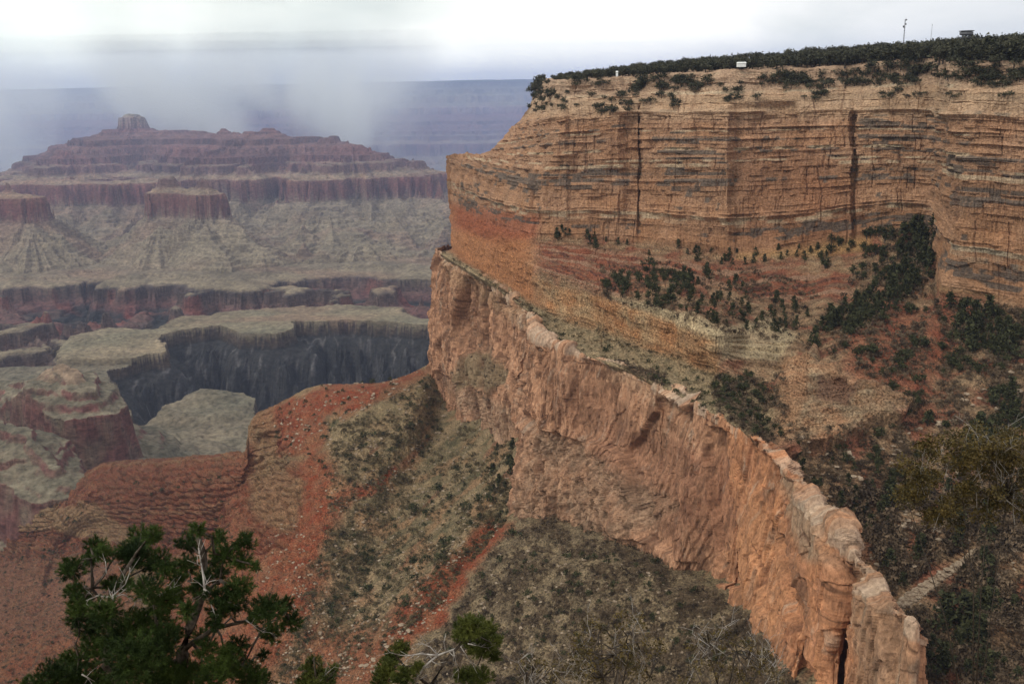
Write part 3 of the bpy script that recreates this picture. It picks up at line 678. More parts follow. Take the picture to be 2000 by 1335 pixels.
GT = dict(PX=PX.copy(), PY=PY.copy(), P=PT, N=nrm)
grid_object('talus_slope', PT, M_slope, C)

# ------------------------------------------------------------------ the canyon beyond: buttes, platform, gorge, far rim (one height field)
def pl(px, py, z=None, D=None):
    if z is not None: D = float(dist_for_z(px, py, z))
    p = at(px, py, D); return (float(p[0]), float(p[1]))
NAZ, NR = 900, 1500
azpx = np.linspace(-260, 1560, NAZ)
Dr = 1750 * (19500 / 1750) ** (np.linspace(0, 1, NR) ** 1.0)
rx = ray(azpx, np.full(NAZ, 400.0))[:, 0]
FX = (rx[None, :] * Dr[:, None]).astype(np.float32); FY = np.repeat(Dr[:, None], NAZ, 1).astype(np.float32)
Ep = np.array([-300, 0, 330, 352, 900, 1300, 1310, 1500, 1530, 1640, 1700, 1712, 1800, 1812, 1900, 1915, 2000, 2014, 2120, 2300, 2330, 2420, 2600, 2640, 2800, 2840, 3100, 3130, 3400, 4200], float)
Zp = np.array([-1290, -1180, -1005, -945, -905, -760, -745, -665, -525, -505, -480, -440, -420, -385, -362, -325, -305, -270, -245, -180, -95, -70, -30, 60, 90, 150, 190, 245, 275, 300], float)
# warped coordinates give spurs, gullies and alcoves
w1 = fbm(FX / 1500, FY / 1500, 0.0, 4); w2 = fbm(FX / 1500 + 40, FY / 1500, 7.0, 4)
WX = FX + 330 * w1; WY = FY + 330 * w2
gull = ridged(FX / 640, FY / 640, 1.0, 4)
gul2 = ridged(FX / 230, FY / 230, 2.0, 3)
def ridge(pts, E, slope=1.0, wid=0.0):
    """pts [(px,py,D)], E potentials along it"""
    out = np.full(FX.shape, -1e9)
    q = [pl(a, b, D=c) for a, b, c in pts]
    for i in range(len(q) - 1 if len(q) > 1 else 1):
        if len(q) == 1: a = b = q[0]; Ea = Eb = E[0]
        else: a, b = q[i], q[i + 1]; Ea, Eb = E[i], E[i + 1]
        ux, uy = b[0] - a[0], b[1] - a[1]; L2 = ux * ux + uy * uy + 1e-6
        xx = FX * 0.65 + WX * 0.35; yy = FY * 0.65 + WY * 0.35
        t = np.clip(((xx - a[0]) * ux + (yy - a[1]) * uy) / L2, 0, 1)
        d = np.sqrt((xx - a[0] - t * ux) ** 2 + (yy - a[1] - t * uy) ** 2)
        th = np.arctan2(yy - a[1] - t * uy, xx - a[0] - t * ux)
        qc = t * math.sqrt(L2) / 210 + th * 2.2 + i * 5 + a[0] * .01
        sp_r = 1 - 2 * np.abs(perlin(qc, d / 1500 + 3, 0.3 + i)) * 1.3 + 0.5 * (0.5 - np.abs(perlin(qc * 2.3, d / 700, 5.1 + i)) * 2)
        out = np.maximum(out, Ea + (Eb - Ea) * t - slope * np.maximum(d - wid, 0) + np.minimum(np.maximum(d - wid, 0), 650) * 0.42 * (sp_r - .35))
    return out
def Dz(px, py, z): return float(dist_for_z(px, py, z))
feats = []
spur_l = []
def R_(pts, E, slope=1.0, wid=0.0):
    f_ = ridge(pts, E, slope, wid); feats.append(f_)
    if E[-1] <= 960 and len(E) > 1 and E[0] > 1200: spur_l.append(f_)
# flat-topped red butte in the middle, and its spurs down to the platform
d1 = Dz(350, 378, -520)
R_([(310, 378, d1 * 1.03), (400, 376, d1)], [1740, 1700], 2.1, 0)
R_([(430, 420, d1 * .98), (520, 470, d1 * .95), (630, 492, Dz(630, 492, -890))], [1480, 1150, 600], 1.8)
R_([(400, 440, d1 * .96), (450, 500, Dz(450, 500, -830)), (480, 556, Dz(480, 556, -925))], [1430, 1050, 560], 1.8)
R_([(300, 430, d1 * .97), (220, 500, Dz(220, 500, -870)), (150, 520, Dz(150, 520, -915))], [1430, 1000, 560], 1.8)
R_([(350, 440, d1 * .95), (345, 520, Dz(345, 520, -900))], [1400, 600], 2.0)
# small butte at the left edge
d2 = Dz(30, 384, -520)
R_([(-160, 384, d2 * 1.02), (55, 386, d2)], [1720, 1650], 1.9, 0)
R_([(60, 430, d2 * .97), (140, 470, Dz(140, 470, -860))], [1400, 620], 1.9)
# second tier of maroon cliffs
d3 = Dz(160, 350, -505)
R_([(40, 352, d3 * 1.01), (255, 352, d3 * .99)], [1620, 1590], 1.1, 110)
d4 = Dz(420, 340, -505)
R_([(270, 335, d4 * 1.05), (420, 342, d4), (545, 362, d4 * .98)], [1720, 1660, 1540], 1.0, 80)
# ridge with the pale temple and the stepped red crest running down to the right
dT_ = 8600.0
R_([(150, 320, 7700), (262, 262, dT_)], [1900, 2150], 0.9, 60)
R_([(262, 232, dT_), (263, 232, dT_ + 30)], [2440, 2440], 1.5, 25)
R_([(330, 262, dT_ + 150), (370, 250, dT_ + 300)], [2250, 2180], 1.2, 20)
R_([(262, 262, dT_), (430, 258, 8100), (515, 250, 7900), (600, 285, 7700), (690, 300, 7500), (750, 322, 7400), (810, 345, 7300), (900, 400, 7100)],
   [2250, 2120, 2220, 2040, 1900, 1700, 1620, 1350], 0.85, 40)
R_([(515, 247, 7900), (525, 247, 7930)], [2270, 2270], 1.6, 20)
R_([(430, 255, 8050), (432, 255, 8060)], [2260, 2260], 1.6, 10)
R_([(600, 300, 7600), (640, 380, 6600), (700, 430, 5900)], [1900, 1450, 1050], 0.8, 30)
R_([(760, 330, 7300), (900, 400, 6600), (1000, 440, 6200)], [1600, 1300, 1000], 0.8, 30)
# the far rim: wall after wall, the top level
walls = 1150 + (FY - 11800 + 900 * w1 + 0.10 * FX) * 0.72
walls = np.minimum(walls, 4200)
feats.append(walls)
low_ = 215 + 430 * sstep(5300, 6600, FY) + 250 * sstep(6600, 8500, FY) + 200 * w1
feats.append(low_)
spurs = np.maximum.reduce(spur_l) + 60 * (gul2 - .5) + 60 * (gull - .5)
Emax = feats[0]
for f_ in feats[1:]: Emax = np.maximum(Emax, f_)
amp = 1 - 0.75 * sstep(2150, 2500, Emax) * (FY < 10500)
E = Emax + amp * ((190 + 110 * (Emax < 1450)) * (gull - 0.55) + 75 * (gul2 - 0.5)) + 40 * fbm(FX / 120, FY / 120, 3.0, 3)
E = E + 120 * fbm(FX / 900, FY / 2600, 4.0, 3) * (FY > 10500)
# side canyons behind the near platform
side = seg_dist(FX * .8 + WX * .2, FY * .8 + WY * .2, [pl(-200, 640, z=-1080), pl(20, 650, z=-1090), pl(200, 600, z=-1060), pl(430, 592, z=-1050), pl(640, 588, z=-1040), pl(860, 580, z=-1020), pl(1200, 560, z=-1000)])
Eside = 235 + np.maximum(side - 40, 0) * 1.7 + 300 * (gull - .6) + 60 * (gul2 - .5); Eside = np.where(side > 420, 9999, Eside)
onfar = FY > 3000
E = np.where(onfar, np.minimum(E, np.maximum(Eside, 200)), E)
E = np.where(onfar, np.maximum(E, spurs), E)
FZ = np.interp(E, Ep, Zp)
# near tan platform: level, in front of the side canyon, cut by the gorge
plat = [pl(a, b, z=-940) for a, b in ((125, 690), (150, 655), (210, 637), (300, 640), (350, 618), (470, 606), (560, 598), (680, 596), (790, 600), (815, 625), (1300, 640), (1300, 800), (100, 800))]
sp = sdist(FX * .85 + WX * .15, FY * .85 + WY * .15, plat) + 60 * (gul2 - .5)
zpl = -940 + 10 * fbm(FX / 250, FY / 250, 1.0, 3) - np.interp(sp, [-500, 0, 25, 120, 400], [-14, 0, 40, 90, 700])
FZ = np.where((FY > 2900) & (FY < 5200), np.maximum(FZ, zpl), FZ)
# inner gorge
gorge = [pl(a, b, z=-945) for a, b in ((206, 716), (262, 702), (320, 692), (322, 655), (380, 642), (430, 638), (480, 655), (540, 658), (572, 652), (574, 634), (640, 628), (740, 632), (845, 640), (1400, 650),
                                       (1400, 800), (900, 806), (640, 806), (510, 800), (470, 775), (430, 768), (395, 772), (330, 800), (266, 832))]
gg = sdist(FX, FY, gorge) + 34 * fbm(FX / 110, FY / 110, 9.0, 4) + 46 * (ridged(FX / 260, FY / 260, 4.4, 3) - .5)
rib_ = ridged((FX) / 120, FY / 420, 6.0, 4)
gin = -gg
zg = np.interp(gin + 210 * (rib_ - 0.5) * sstep(20, 140, gin), [-60, 0, 10, 40, 420, 900], [-935, -945, -1000, -1018, -1400, -1420])
zg = zg + 14 * (fbm(FX / 30, FY / 30, 2.0, 3)) * sstep(20, 80, gin)
FZ = np.where(gg < 0, np.minimum(FZ, zg), FZ)
# this side of the gorge: green hill, then the maroon butte and its apron at the left
near_l = FY < dist_for_z(np.array(206.), np.array(716.), -945.0)
def cone(px, py, z, D, slope, wid=0, base=-1e9):
    x, y = pl(px, py, D=D); d = np.sqrt((FX - x) ** 2 + (FY - y) ** 2); d = d + 25 * (gul2 - .5)
    return z - np.maximum(d - wid, 0) * slope
ng = (gg > 0) & (FY < 3600)
base_n = -960 + 20 * fbm(FX / 200, FY / 200, 3.3, 3) - 60 * sstep(2900, 2200, FY)
zn = np.where(ng, base_n, -1e9)
hh = cone(405, 770, -905, Dz(405, 762, -905), 0.20); zn = np.where(ng, np.maximum(zn, hh), zn)
def crest_n(pts, s1=0.6):
    """pts [(px,py,D)]; cliff-and-slope profile under a crest line"""
    q = [at(a, b, c) for a, b, c in pts]; out = np.full(FX.shape, -1e9)
    for i in range(len(q) - 1):
        a, b = q[i], q[i + 1]; ux, uy = b[0] - a[0], b[1] - a[1]; L2 = ux * ux + uy * uy + 1e-6
        t = np.clip(((FX - a[0]) * ux + (FY - a[1]) * uy) / L2, 0, 1)
        d = np.sqrt((FX - a[0] - t * ux) ** 2 + (FY - a[1] - t * uy) ** 2) + 30 * fbm(FX / 90, FY / 90, 5.0, 4) + 26 * (gul2 - .5)
        drop = np.interp(d, [-50, 18, 30, 95, 118, 330, 800, 3000], [0, 8, 22, 52, 190, 300, 420, 1200])
        out = np.maximum(out, a[2] + (b[2] - a[2]) * t - drop)
    return out
bz1 = crest_n([(-300, 745, 3050), (-40, 742, 2750), (60, 738, 2620), (120, 705, 2480), (165, 760, 2360)])
bz2 = crest_n([(-260, 800, 2450), (-60, 812, 2150), (40, 830, 2050), (105, 905, 1950)])
okn = (FY < 3300) & (gg > -20)
FZ = np.where(ng, np.maximum(np.minimum(FZ, base_n), zn), FZ)
FZ = np.where(okn, np.maximum(FZ, np.maximum(bz1, bz2)), FZ)
FZ = FZ + 5 * fbm(FX / 60, FY / 60, 8.0, 3) * np.minimum(FY / 4000, 1.6)
fr_ = (FZ + 5 * w1) / 24.0; fr_i = fr_ - np.floor(fr_)
FZ = FZ + 24 * 0.75 * (sstep(.45, .95, fr_i) - fr_i) * np.where((gg > 0) | (FZ > -950), 1, .3) * sstep(.1, .5, fbm(FX / 300, FY / 300, 71.0, 2) + .45)
FZ = FZ + 9 * fbm(FX / 35, FY / 35, 18.0, 3) * (FY < 4000)
FP = np.stack([FX, FY, FZ], -1)
fn = normals(FP); fn *= np.where(fn[..., 2] < 0, -1.0, 1.0)[..., None]
flat = np.clip(fn[..., 2], 0, 1)
# albedo from bed (height), how steep it is, and broad patches
zq = FZ + 8 * fbm(FX / 300, FY / 300, 11.0, 3)
st_z = [-1400, -1060, -1045, -1000, -950, -940, -900, -760, -670, -655, -530, -515, -480, -430, -250, -185, -170, -95, -70, 0, 60, 300]
st_c = [(.036,.034,.034),(.042,.040,.040),(.17,.085,.075),(.13,.085,.07),(.075,.055,.05),(.24,.19,.125),(.25,.20,.135),(.28,.225,.15),(.26,.205,.145),(.19,.085,.07),(.22,.095,.08),(.36,.24,.15),
        (.22,.13,.11),(.17,.09,.08),(.21,.115,.095),(.20,.10,.085),(.28,.21,.17),(.30,.23,.185),(.24,.22,.14),(.34,.28,.20),(.25,.23,.16),(.10,.11,.08)]
Cf = np.stack([np.interp(zq, st_z, [c[k] for c in st_c]) for k in range(3)], -1)
steep = 1 - sstep(0.55, 0.85, flat)
talc = np.array((.32, .26, .175))
Cf = mix(Cf, talc * 0.9, 0.55 * (1 - steep) * (zq > -900) * (zq < -420))
bands = 0.62 + 0.8 * hashf(np.floor(FZ / 12) + 900)
Cf = Cf * (1 + (bands - 1) * np.where((zq > -520) | (zq < -930), .8, .35) * (0.4 + 0.6 * steep))[..., None]
Cf = mix(Cf, np.array((.28, .085, .06)), 0.6 * sstep(.12, .34, fbm(FX / 260, FY / 260, 21.0, 3)) * (zq < -952) * (zq > -1130) * (gg > 0) * (FY > 3900))
Cf = mix(Cf, np.array((.15, .10, .08)), 0.5 * (zq < -952) * (gg > 0) * (FY > 3900) * sstep(.0, .3, fbm(FX / 160, FY / 160, 31.0, 3)))
gm = sstep(-6, 4, -gg)
gc = mix(np.array((.040, .038, .037)), np.array((.12, .11, .11)), sstep(.10, .4, fbm(FX / 30, FY / 120, FZ / 200, 4)))
veins = (1 - sstep(0, .05, np.abs(perlin(FX / 60, FY / 60, FZ / 420 + 3)))) * sstep(.1, .3, perlin(FX / 120, FY / 120, FZ / 160)); gc = mix(gc, np.array((.22, .20, .19)), .7 * veins)
gc = mix(gc, np.array((.10, .07, .05)), sstep(-1005, -985, FZ))
Cf = mix(Cf, gc, gm * (FZ < -962))
platc = mix(np.array((.31, .235, .15)), np.array((.20, .18, .12)), np.clip(.5 + 1.2 * fbm(FX / 320, FY / 320, 41.0, 3), 0, 1))
Cf = mix(Cf, platc, 0.9 * (1 - sstep(-10, 40, sp)) * (gg > 0) * (FY > 2900) * (FZ > -975) * (1 - .6 * steep))
grnc = mix(np.array((.13, .115, .08)), np.array((.20, .16, .11)), np.clip(.5 + 1.3 * fbm(FX / 200, FY / 100, 51.0, 4), 0, 1))
isn = ng & (FY < 3600)
zn2 = FZ
Cn = mix(grnc, np.array((.15, .065, .055)), np.clip(steep * (zn2 > -900) * (.5 + fbm(FX / 60, FY / 60, FZ / 60, 3)) * 1.5, 0, 1))
Cn = mix(Cn, np.array((.25, .17, .115)), (1 - steep) * (zn2 > -690) * .8)
Cf = np.where(isn[..., None], Cn * (0.8 + 0.4 * bands[..., None]), Cf)
Cf = Cf * (0.85 + 0.4 * fbm(FX / 70, FY / 70, FZ / 30, 3))[..., None]
Cf = Cf * (.80 - .16 * sstep(.0, .35, fbm(FX / 420, FY / 420, 61.0, 3)) * (FY > 4200))[..., None]
Cf = mix(Cf, Cf * np.array((1.05, .88, .90)), .8 * (FY > 4200) * sstep(-.1, .3, fbm(FX / 700, FY / 300, 81.0, 3)))
forest = sstep(150, 230, FZ) * (1 - steep); Cf = mix(Cf, np.array((.045, .055, .04)), forest)
M_far = rock_mat('far_canyon_rock', 0.05, 0.006, 0.7, 2.0, 0.6, 9.0)
grid_object('canyon_terrain', FP, M_far, Cf)

# ------------------------------------------------------------------ air: haze over the whole canyon, and the snow squall hanging into it
def box_mesh(name, lo, hi):
    v = np.array([(x, y, z) for x in (lo[0], hi[0]) for y in (lo[1], hi[1]) for z in (lo[2], hi[2])], float)
    f = np.array([(0, 1, 3, 2), (4, 6, 7, 5), (0, 4, 5, 1), (2, 3, 7, 6), (0, 2, 6, 4), (1, 5, 7, 3)])
    return v, f
def vol_mat(name):
    m = bpy.data.materials.new(name); m.use_nodes = True; n, l = m.node_tree.nodes, m.node_tree.links
    n.clear(); o = N(n, 'ShaderNodeOutputMaterial'); p = N(n, 'ShaderNodeVolumePrincipled'); l.new(p.outputs[0], o.inputs['Volume'])
    return m, n, l, p
mh, n_, l_, p_ = vol_mat('blue_haze')
p_.inputs['Color'].default_value = (0.60, 0.70, 1.0, 1); p_.inputs['Density'].default_value = 2.2e-5; p_.inputs['Anisotropy'].default_value = 0.2
v, f = box_mesh('haze', (-14000, -600, -1450), (16000, 19800, 480))
tag(link(bpy.data.objects.new('haze', mesh_np('haze', v, f, mh))), kind='stuff')
for y0m, dm in ((5000, 3.4e-5), (7000, 3.2e-5), (9000, 3.0e-5)):      # thicker moist air towards the squall
    mq, n_, l_, p_ = vol_mat('far_moist_air')
    p_.inputs['Color'].default_value = (0.52, 0.64, 1.0, 1); p_.inputs['Density'].default_value = dm; p_.inputs['Anisotropy'].default_value = 0.2
    v, f = box_mesh('mist', (-13900, y0m, -1445), (15900, 19790, 475))
    tag(link(bpy.data.objects.new('mist', mesh_np('mist', v, f, mq))), kind='stuff')
ms, n_, l_, p_ = vol_mat('falling_snow')
p_.inputs['Color'].default_value = (0.985, 1.0, 0.975, 1); p_.inputs['Anisotropy'].default_value = 0.0
def vmath(op, a, b=None):
    k = N(n_, 'ShaderNodeMath', operation=op)
    for i, q in enumerate((a, b)):
        if q is None: continue
        if isinstance(q, (int, float)): k.inputs[i].default_value = q
        else: l_.new(q, k.inputs[i])
    return k.outputs[0]
def vrange(v, a, b):
    m = N(n_, 'ShaderNodeMapRange', interpolation_type='SMOOTHSTEP'); m.inputs['From Min'].default_value = a; m.inputs['From Max'].default_value = b
    l_.new(v, m.inputs['Value']); return m.outputs[0]
t_ = N(n_, 'ShaderNodeTexCoord'); sp_ = N(n_, 'ShaderNodeSeparateXYZ'); l_.new(t_.outputs['Object'], sp_.inputs[0])
mp_ = N(n_, 'ShaderNodeMapping'); mp_.inputs['Scale'].default_value = (1 / 520, 1 / 1500, 1 / 1500); mp_.inputs['Rotation'].default_value = (0, math.radians(-34), 0)
l_.new(t_.outputs['Object'], mp_.inputs[0])
nz = N(n_, 'ShaderNodeTexNoise'); nz.inputs['Scale'].default_value = 1.0; nz.inputs['Detail'].default_value = 3; l_.new(mp_.outputs[0], nz.inputs['Vector'])
# local x across, z up (origin at the squall's foot); it narrows downwards and leans
nw = N(n_, 'ShaderNodeTexNoise'); nw.inputs['Scale'].default_value = 1 / 900; nw.inputs['Detail'].default_value = 3; l_.new(t_.outputs['Object'], nw.inputs['Vector'])
xs_ = vmath('ADD', vmath('ADD', sp_.outputs[0], vmath('MULTIPLY', sp_.outputs[2], 0.68)), vmath('MULTIPLY', vmath('SUBTRACT', nw.outputs['Fac'], 0.5), 1900))
def shaft(x0, w0, grow, zlo, zhi):
    half = vmath('ADD', vmath('MULTIPLY', sp_.outputs[2], grow), w0)
    q = vmath('DIVIDE', vmath('ABSOLUTE', vmath('SUBTRACT', xs_, x0)), half)
    return vmath('MULTIPLY', vrange(q, 1.15, 0.0), vrange(sp_.outputs[2], zlo, zhi))
a_ = shaft(-40, 260, 1.30, -380, 800)
b_ = shaft(-1500, 300, 0.5, -100, 800)
c_ = vmath('MULTIPLY', shaft(-3700, 320, 0.5, -700, 100), 0.55)
d_ = vmath('MULTIPLY', shaft(-2700, 400, 0.6, 0, 900), 0.30)
den = vmath('ADD', vmath('ADD', a_, b_), vmath('MULTIPLY', vmath('ADD', c_, d_), vrange(sp_.outputs[2], 1500, 500)))
den = vmath('MULTIPLY', den, vrange(nz.outputs['Fac'], 0.25, 0.70))
den = vmath('MULTIPLY', den, vmath('ADD', vmath('MULTIPLY', vrange(sp_.outputs[2], 1300, 500), 0.93), 0.07))
l_.new(vmath('MULTIPLY', den, 4.2e-3), p_.inputs['Density'])
sx, sz = 0, 0
org = at(735, 300, 9800.0)
v, f = box_mesh('squall', (-6800, -900, -700), (3000, 900, 3200))
sq = link(bpy.data.objects.new('snow_squall', mesh_np('snow_squall', v, f, ms))); sq.location = tuple(org)
tag(sq, kind='stuff')

# ------------------------------------------------------------------ vegetation and boulders of the massif
def leaf_crown(n_lobe, n_tri, shape, seed, size=0.16):
    """many small leaf-clump triangles scattered over uneven lobes; unit height, base at the origin"""
    r = np.random.default_rng(seed); T = []
    for k in range(n_lobe):
        if shape == 'cone':
            h = r.uniform(0.12, 0.98); rad = 0.34 * (1.05 - h) ** 0.8; a = r.uniform(0, 6.28)
            c = np.array([math.cos(a) * rad * r.uniform(.2, 1), math.sin(a) * rad * r.uniform(.2, 1), h]); s = np.array([.13, .13, .10]) * (1.25 - .6 * h)
        elif shape == 'round':
            v = r.normal(size=3); v /= np.linalg.norm(v); q = r.uniform(.3, 1)
            c = np.array([v[0] * .36 * q, v[1] * .36 * q, .55 + v[2] * .34 * q]); s = np.array([.15, .15, .12])
        else:
            v = r.normal(size=3); v /= np.linalg.norm(v); q = r.uniform(.4, 1)
            c = np.array([v[0] * .62 * q, v[1] * .62 * q, .40 + abs(v[2]) * .45 * q]); s = np.array([.20, .20, .16])
        for _ in range(n_tri):
            v = r.normal(size=3); v /= np.linalg.norm(v)
            p = c + v * s * r.uniform(.6, 1.1)
            a = r.normal(size=3); b = r.normal(size=3)
            sz = size * r.uniform(.4, 1.0)
            T.append([p, p + a / np.linalg.norm(a) * sz, p + b / np.linalg.norm(b) * sz])
    T = np.array(T); T[..., 2] = np.maximum(T[..., 2], -0.02)
    V = T.reshape(-1, 3); return V, np.arange(len(V)).reshape(-1, 3)
def trunk_vf(h=0.4, r0=0.035):
    a = np.linspace(0, 2 * math.pi, 5, endpoint=False); V = []; Fc = []
    for k, (z, r_) in enumerate(((-.15, r0 * 1.3), (h * .5, r0), (h, r0 * .4))):
        for q in a: V.append((math.cos(q) * r_ + .02 * math.sin(k * 2), math.sin(q) * r_, z))
    for k in range(2):
        for i in range(5):
            j = (i + 1) % 5; Fc += [(k * 5 + i, k * 5 + j, k * 5 + 5 + j), (k * 5 + i, k * 5 + 5 + j, k * 5 + 5 + i)]
    return np.array(V), np.array(Fc)
def rock_vf(seed):
    r = np.random.default_rng(seed)
    t = (1 + 5 ** .5) / 2
    V = np.array([(-1, t, 0), (1, t, 0), (-1, -t, 0), (1, -t, 0), (0, -1, t), (0, 1, t), (0, -1, -t), (0, 1, -t), (t, 0, -1), (t, 0, 1), (-t, 0, -1), (-t, 0, 1)], float) / 2
    Fc = np.array([(0, 11, 5), (0, 5, 1), (0, 1, 7), (0, 7, 10), (0, 10, 11), (1, 5, 9), (5, 11, 4), (11, 10, 2), (10, 7, 6), (7, 1, 8), (3, 9, 4), (3, 4, 2), (3, 2, 6), (3, 6, 8), (3, 8, 9), (4, 9, 5), (2, 4, 11), (6, 2, 10), (8, 6, 7), (9, 8, 1)])
    V = V * r.uniform(.55, 1.2, (12, 1)) * np.array([r.uniform(.7, 1.1), r.uniform(.5, .9), r.uniform(.4, .75)]) * .6
    return V + np.array([0, 0, .15]), Fc
def join(parts):
    V, Fc, mi, o = [], [], [], 0
    for (v, f), m in parts:
        V.append(v); Fc.append(f + o); mi.append(np.full(len(f), m)); o += len(v)
    return np.concatenate(V), np.concatenate(Fc), np.concatenate(mi)
SH = {}
def variants(kind, parts_fn, n, mats):
    out = []
    for k in range(n):
        V, Fc, mi = join(parts_fn(k)); out.append((V, Fc, mi, mesh_np(kind, V, Fc, mats, mi=mi)))
    SH[kind] = (out, mats)
variants('conifer', lambda k: [(leaf_crown(26, 12, 'cone', 100 + k), 0), (trunk_vf(.6, .025), 1)], 5, [M_ever, M_bark])
variants('juniper', lambda k: [(leaf_crown(24, 12, 'round', 200 + k), 0), (trunk_vf(.5, .04), 1)], 5, [M_ever, M_bark])
variants('rim_juniper', lambda k: [(leaf_crown(24, 12, 'round', 240 + k), 0), (trunk_vf(.6, .035), 1)], 5, [M_mesa, M_bark])
variants('rim_shrub', lambda k: [(leaf_crown(18, 11, 'low', 270 + k, .2), 0), (trunk_vf(.3, .04), 1)], 4, [M_mesa, M_bark])
variants('brush', lambda k: [(leaf_crown(7, 6, 'low', 300 + k, .34), 0)], 5, [M_brush])
variants('sage', lambda k: [(leaf_crown(7, 6, 'low', 330 + k, .34), 0)], 5, [M_brushg])
variants('evershrub', lambda k: [(leaf_crown(10, 9, 'low', 360 + k, .28), 0)], 4, [M_ever])
M_boulder = leaf_mat('pale_boulder_rock', (0.20, 0.14, 0.095), (0.36, 0.28, 0.20), 0.5)
variants('boulder', lambda k: [(rock_vf(400 + k), 0)], 8, [M_boulder])
placed = {}          # (kind name) -> list of placements
def put(thing_name, shape, P, h, region_label, group, cat, wide=1.0):
    px, py = proj(P)
    ok = (px > -60) & (px < 2060) & (py > -40) & (py < 1400)
    for p, hh, o_ in zip(P, np.broadcast_to(h, len(P)), ok):
        if o_: placed.setdefault((thing_name, shape, cat), []).append((hh / p[1], p, float(hh), region_label, group, wide))
def pick(Gd, poly, n, need_up=0.0, j=None):
    if 'flat' not in Gd:
        Gd['flat'] = (Gd['PX'].ravel(), Gd['PY'].ravel(), Gd['P'].reshape(-1, 3), Gd['N'].reshape(-1, 3)[:, 2])
    px, py, P, nz_ = Gd['flat']
    x0 = min(p[0] for p in poly); x1 = max(p[0] for p in poly); y0 = min(p[1] for p in poly); y1 = max(p[1] for p in poly)
    c = np.nonzero((px > x0) & (px < x1) & (py > y0) & (py < y1) & (nz_ >= need_up))[0]
    c = c[inside(px[c], py[c], poly)]
    if len(c) == 0: return np.zeros((0, 3)), np.zeros(0), np.zeros(0)
    # roughly equal chance per picture area: weight by local cell size is close enough on these grids
    k = rng.choice(c, size=min(n, len(c)), replace=False)
    return P[k], px[k], py[k]
def scatter(Gd, poly, n, size, thing_name, shape, label, group, cat, need_up=0.0, wide=1.0, clump=None):
    P, a, b = pick(Gd, poly, n * (2 if clump else 1), need_up)
    if Gd is GA and shape != 'boulder':      # the bare debris chute stays clear
        k_ = ~inside(a, b, [(1735,1205),(1750,1160),(1895,1068),(1945,1062),(1870,1130),(1790,1195)]); P, a, b = P[k_], a[k_], b[k_]
    if clump:
        v = perlin(a / clump, b / clump, 3.7 + n * .01); keep = np.argsort(-(v + rng.normal(size=len(v)) * .25))[:n]; P = P[keep]
    hpx = rng.uniform(size[0], size[1], len(P)) ** 1.0
    h = hpx * P[:, 1] / F
    put(thing_name, shape, P, h, label, group, cat, wide)

TREE, SHRUB, BRUSH, BOULD = 'evergreen_tree', 'evergreen_shrub', 'brush', 'boulder'
# woodland on the mesa top
def rim_xyD(px):
    q = np.interp(px, [R1[i][0] for i in range(1, 16)], range(1, 16))
    f = lambda Rr, k: np.interp(q, range(16), [r[k] for r in Rr])
    return (f(R1, 1), f(R1, 2) * K), (f(R0, 1), f(R0, 2) * K)
n_top = 1250
tpx = np.concatenate([rng.uniform(1085, 2050, n_top), rng.uniform(1090, 2050, 330)]); tt = np.concatenate([rng.uniform(0.02, 0.98, n_top) ** 1.2, rng.uniform(0.0, 0.12, 330)])
(y1_, D1_), (y0_, D0_) = rim_xyD(tpx)
A_ = at(tpx, y1_, D1_); B_ = at(tpx, y0_, D0_); TP = A_ + (B_ - A_) * tt[:, None]; TP[:, 0] += rng.normal(size=len(TP)) * 4
put(TREE, 'rim_juniper', TP, rng.uniform(6, 17.5, len(TP)) * np.interp(tpx, [1085, 1200, 1700, 2000], [.55, .85, 1.15, 1.35]), 'dark juniper in the woodland that covers the flat top of the banded cliff', 'trees on top of the mesa', 'tree', 1.3)
lone = at(np.array([1062.]), np.array([158.]), np.array([(R1[1][2] + 8) * K]))
put(TREE, 'rim_juniper', lone, [9.0], 'small lone tree leaning out at the left end of the mesa rim', 'tree at the end of the rim', 'tree')
S_ = 'dark bushy shrub on the ledges just below the rim of the banded cliff'
scatter(GA, [(1040,162),(1250,160),(1700,148),(2010,142),(2010,172),(1700,172),(1250,178),(1040,186)], 150, (9, 23), SHRUB, 'rim_shrub', S_, 'shrubs on the rim ledges', 'shrub', 0.0, 1.1, 60)
scatter(GA, [(1036,180),(1450,178),(2010,180),(2010,196),(1450,198),(1250,222),(1010,225)], 100, (8, 18), SHRUB, 'rim_shrub', S_, 'shrubs on the rim ledges', 'shrub', 0.0, 1.1, 60)
scatter(GA, [(1700,120),(2010,125),(2010,160),(1860,165),(1700,150)], 45, (13, 26), SHRUB, 'rim_shrub', S_, 'shrubs on the rim ledges', 'shrub', 0.0, 1.2)
T2 = 'dark evergreen on the bench at the foot of the banded cliff'
scatter(GA, [(1070,448),(1170,462),(1170,484),(1070,470)], 18, (12, 22), TREE, 'conifer', T2, 'trees at the foot of the banded cliff', 'tree')
scatter(GA, [(1180,470),(1440,492),(1600,482),(1640,500),(1440,520),(1180,486)], 34, (9, 18), TREE, 'conifer', T2, 'trees at the foot of the banded cliff', 'tree')
T3 = 'dark evergreen in the grove on the red bench left of the bowl'
scatter(GA, [(1172,548),(1250,524),(1340,528),(1350,560),(1330,612),(1270,600),(1180,572)], 85, (13, 25), TREE, 'juniper', T3, 'trees of the grove on the red bench', 'tree')
scatter(GA, [(1330,540),(1420,530),(1480,590),(1560,580),(1600,640),(1500,650),(1400,640),(1330,600)], 60, (14, 28), TREE, 'conifer', T3, 'trees of the grove on the red bench', 'tree')
T4 = 'tall dark conifer crowded in the alcove and ravine beside the cliff corner'
scatter(GA, [(1745,452),(1822,446),(1826,545),(1770,580),(1730,560)], 30, (22, 48), TREE, 'conifer', T4, 'conifers of the alcove and its ravine', 'tree')
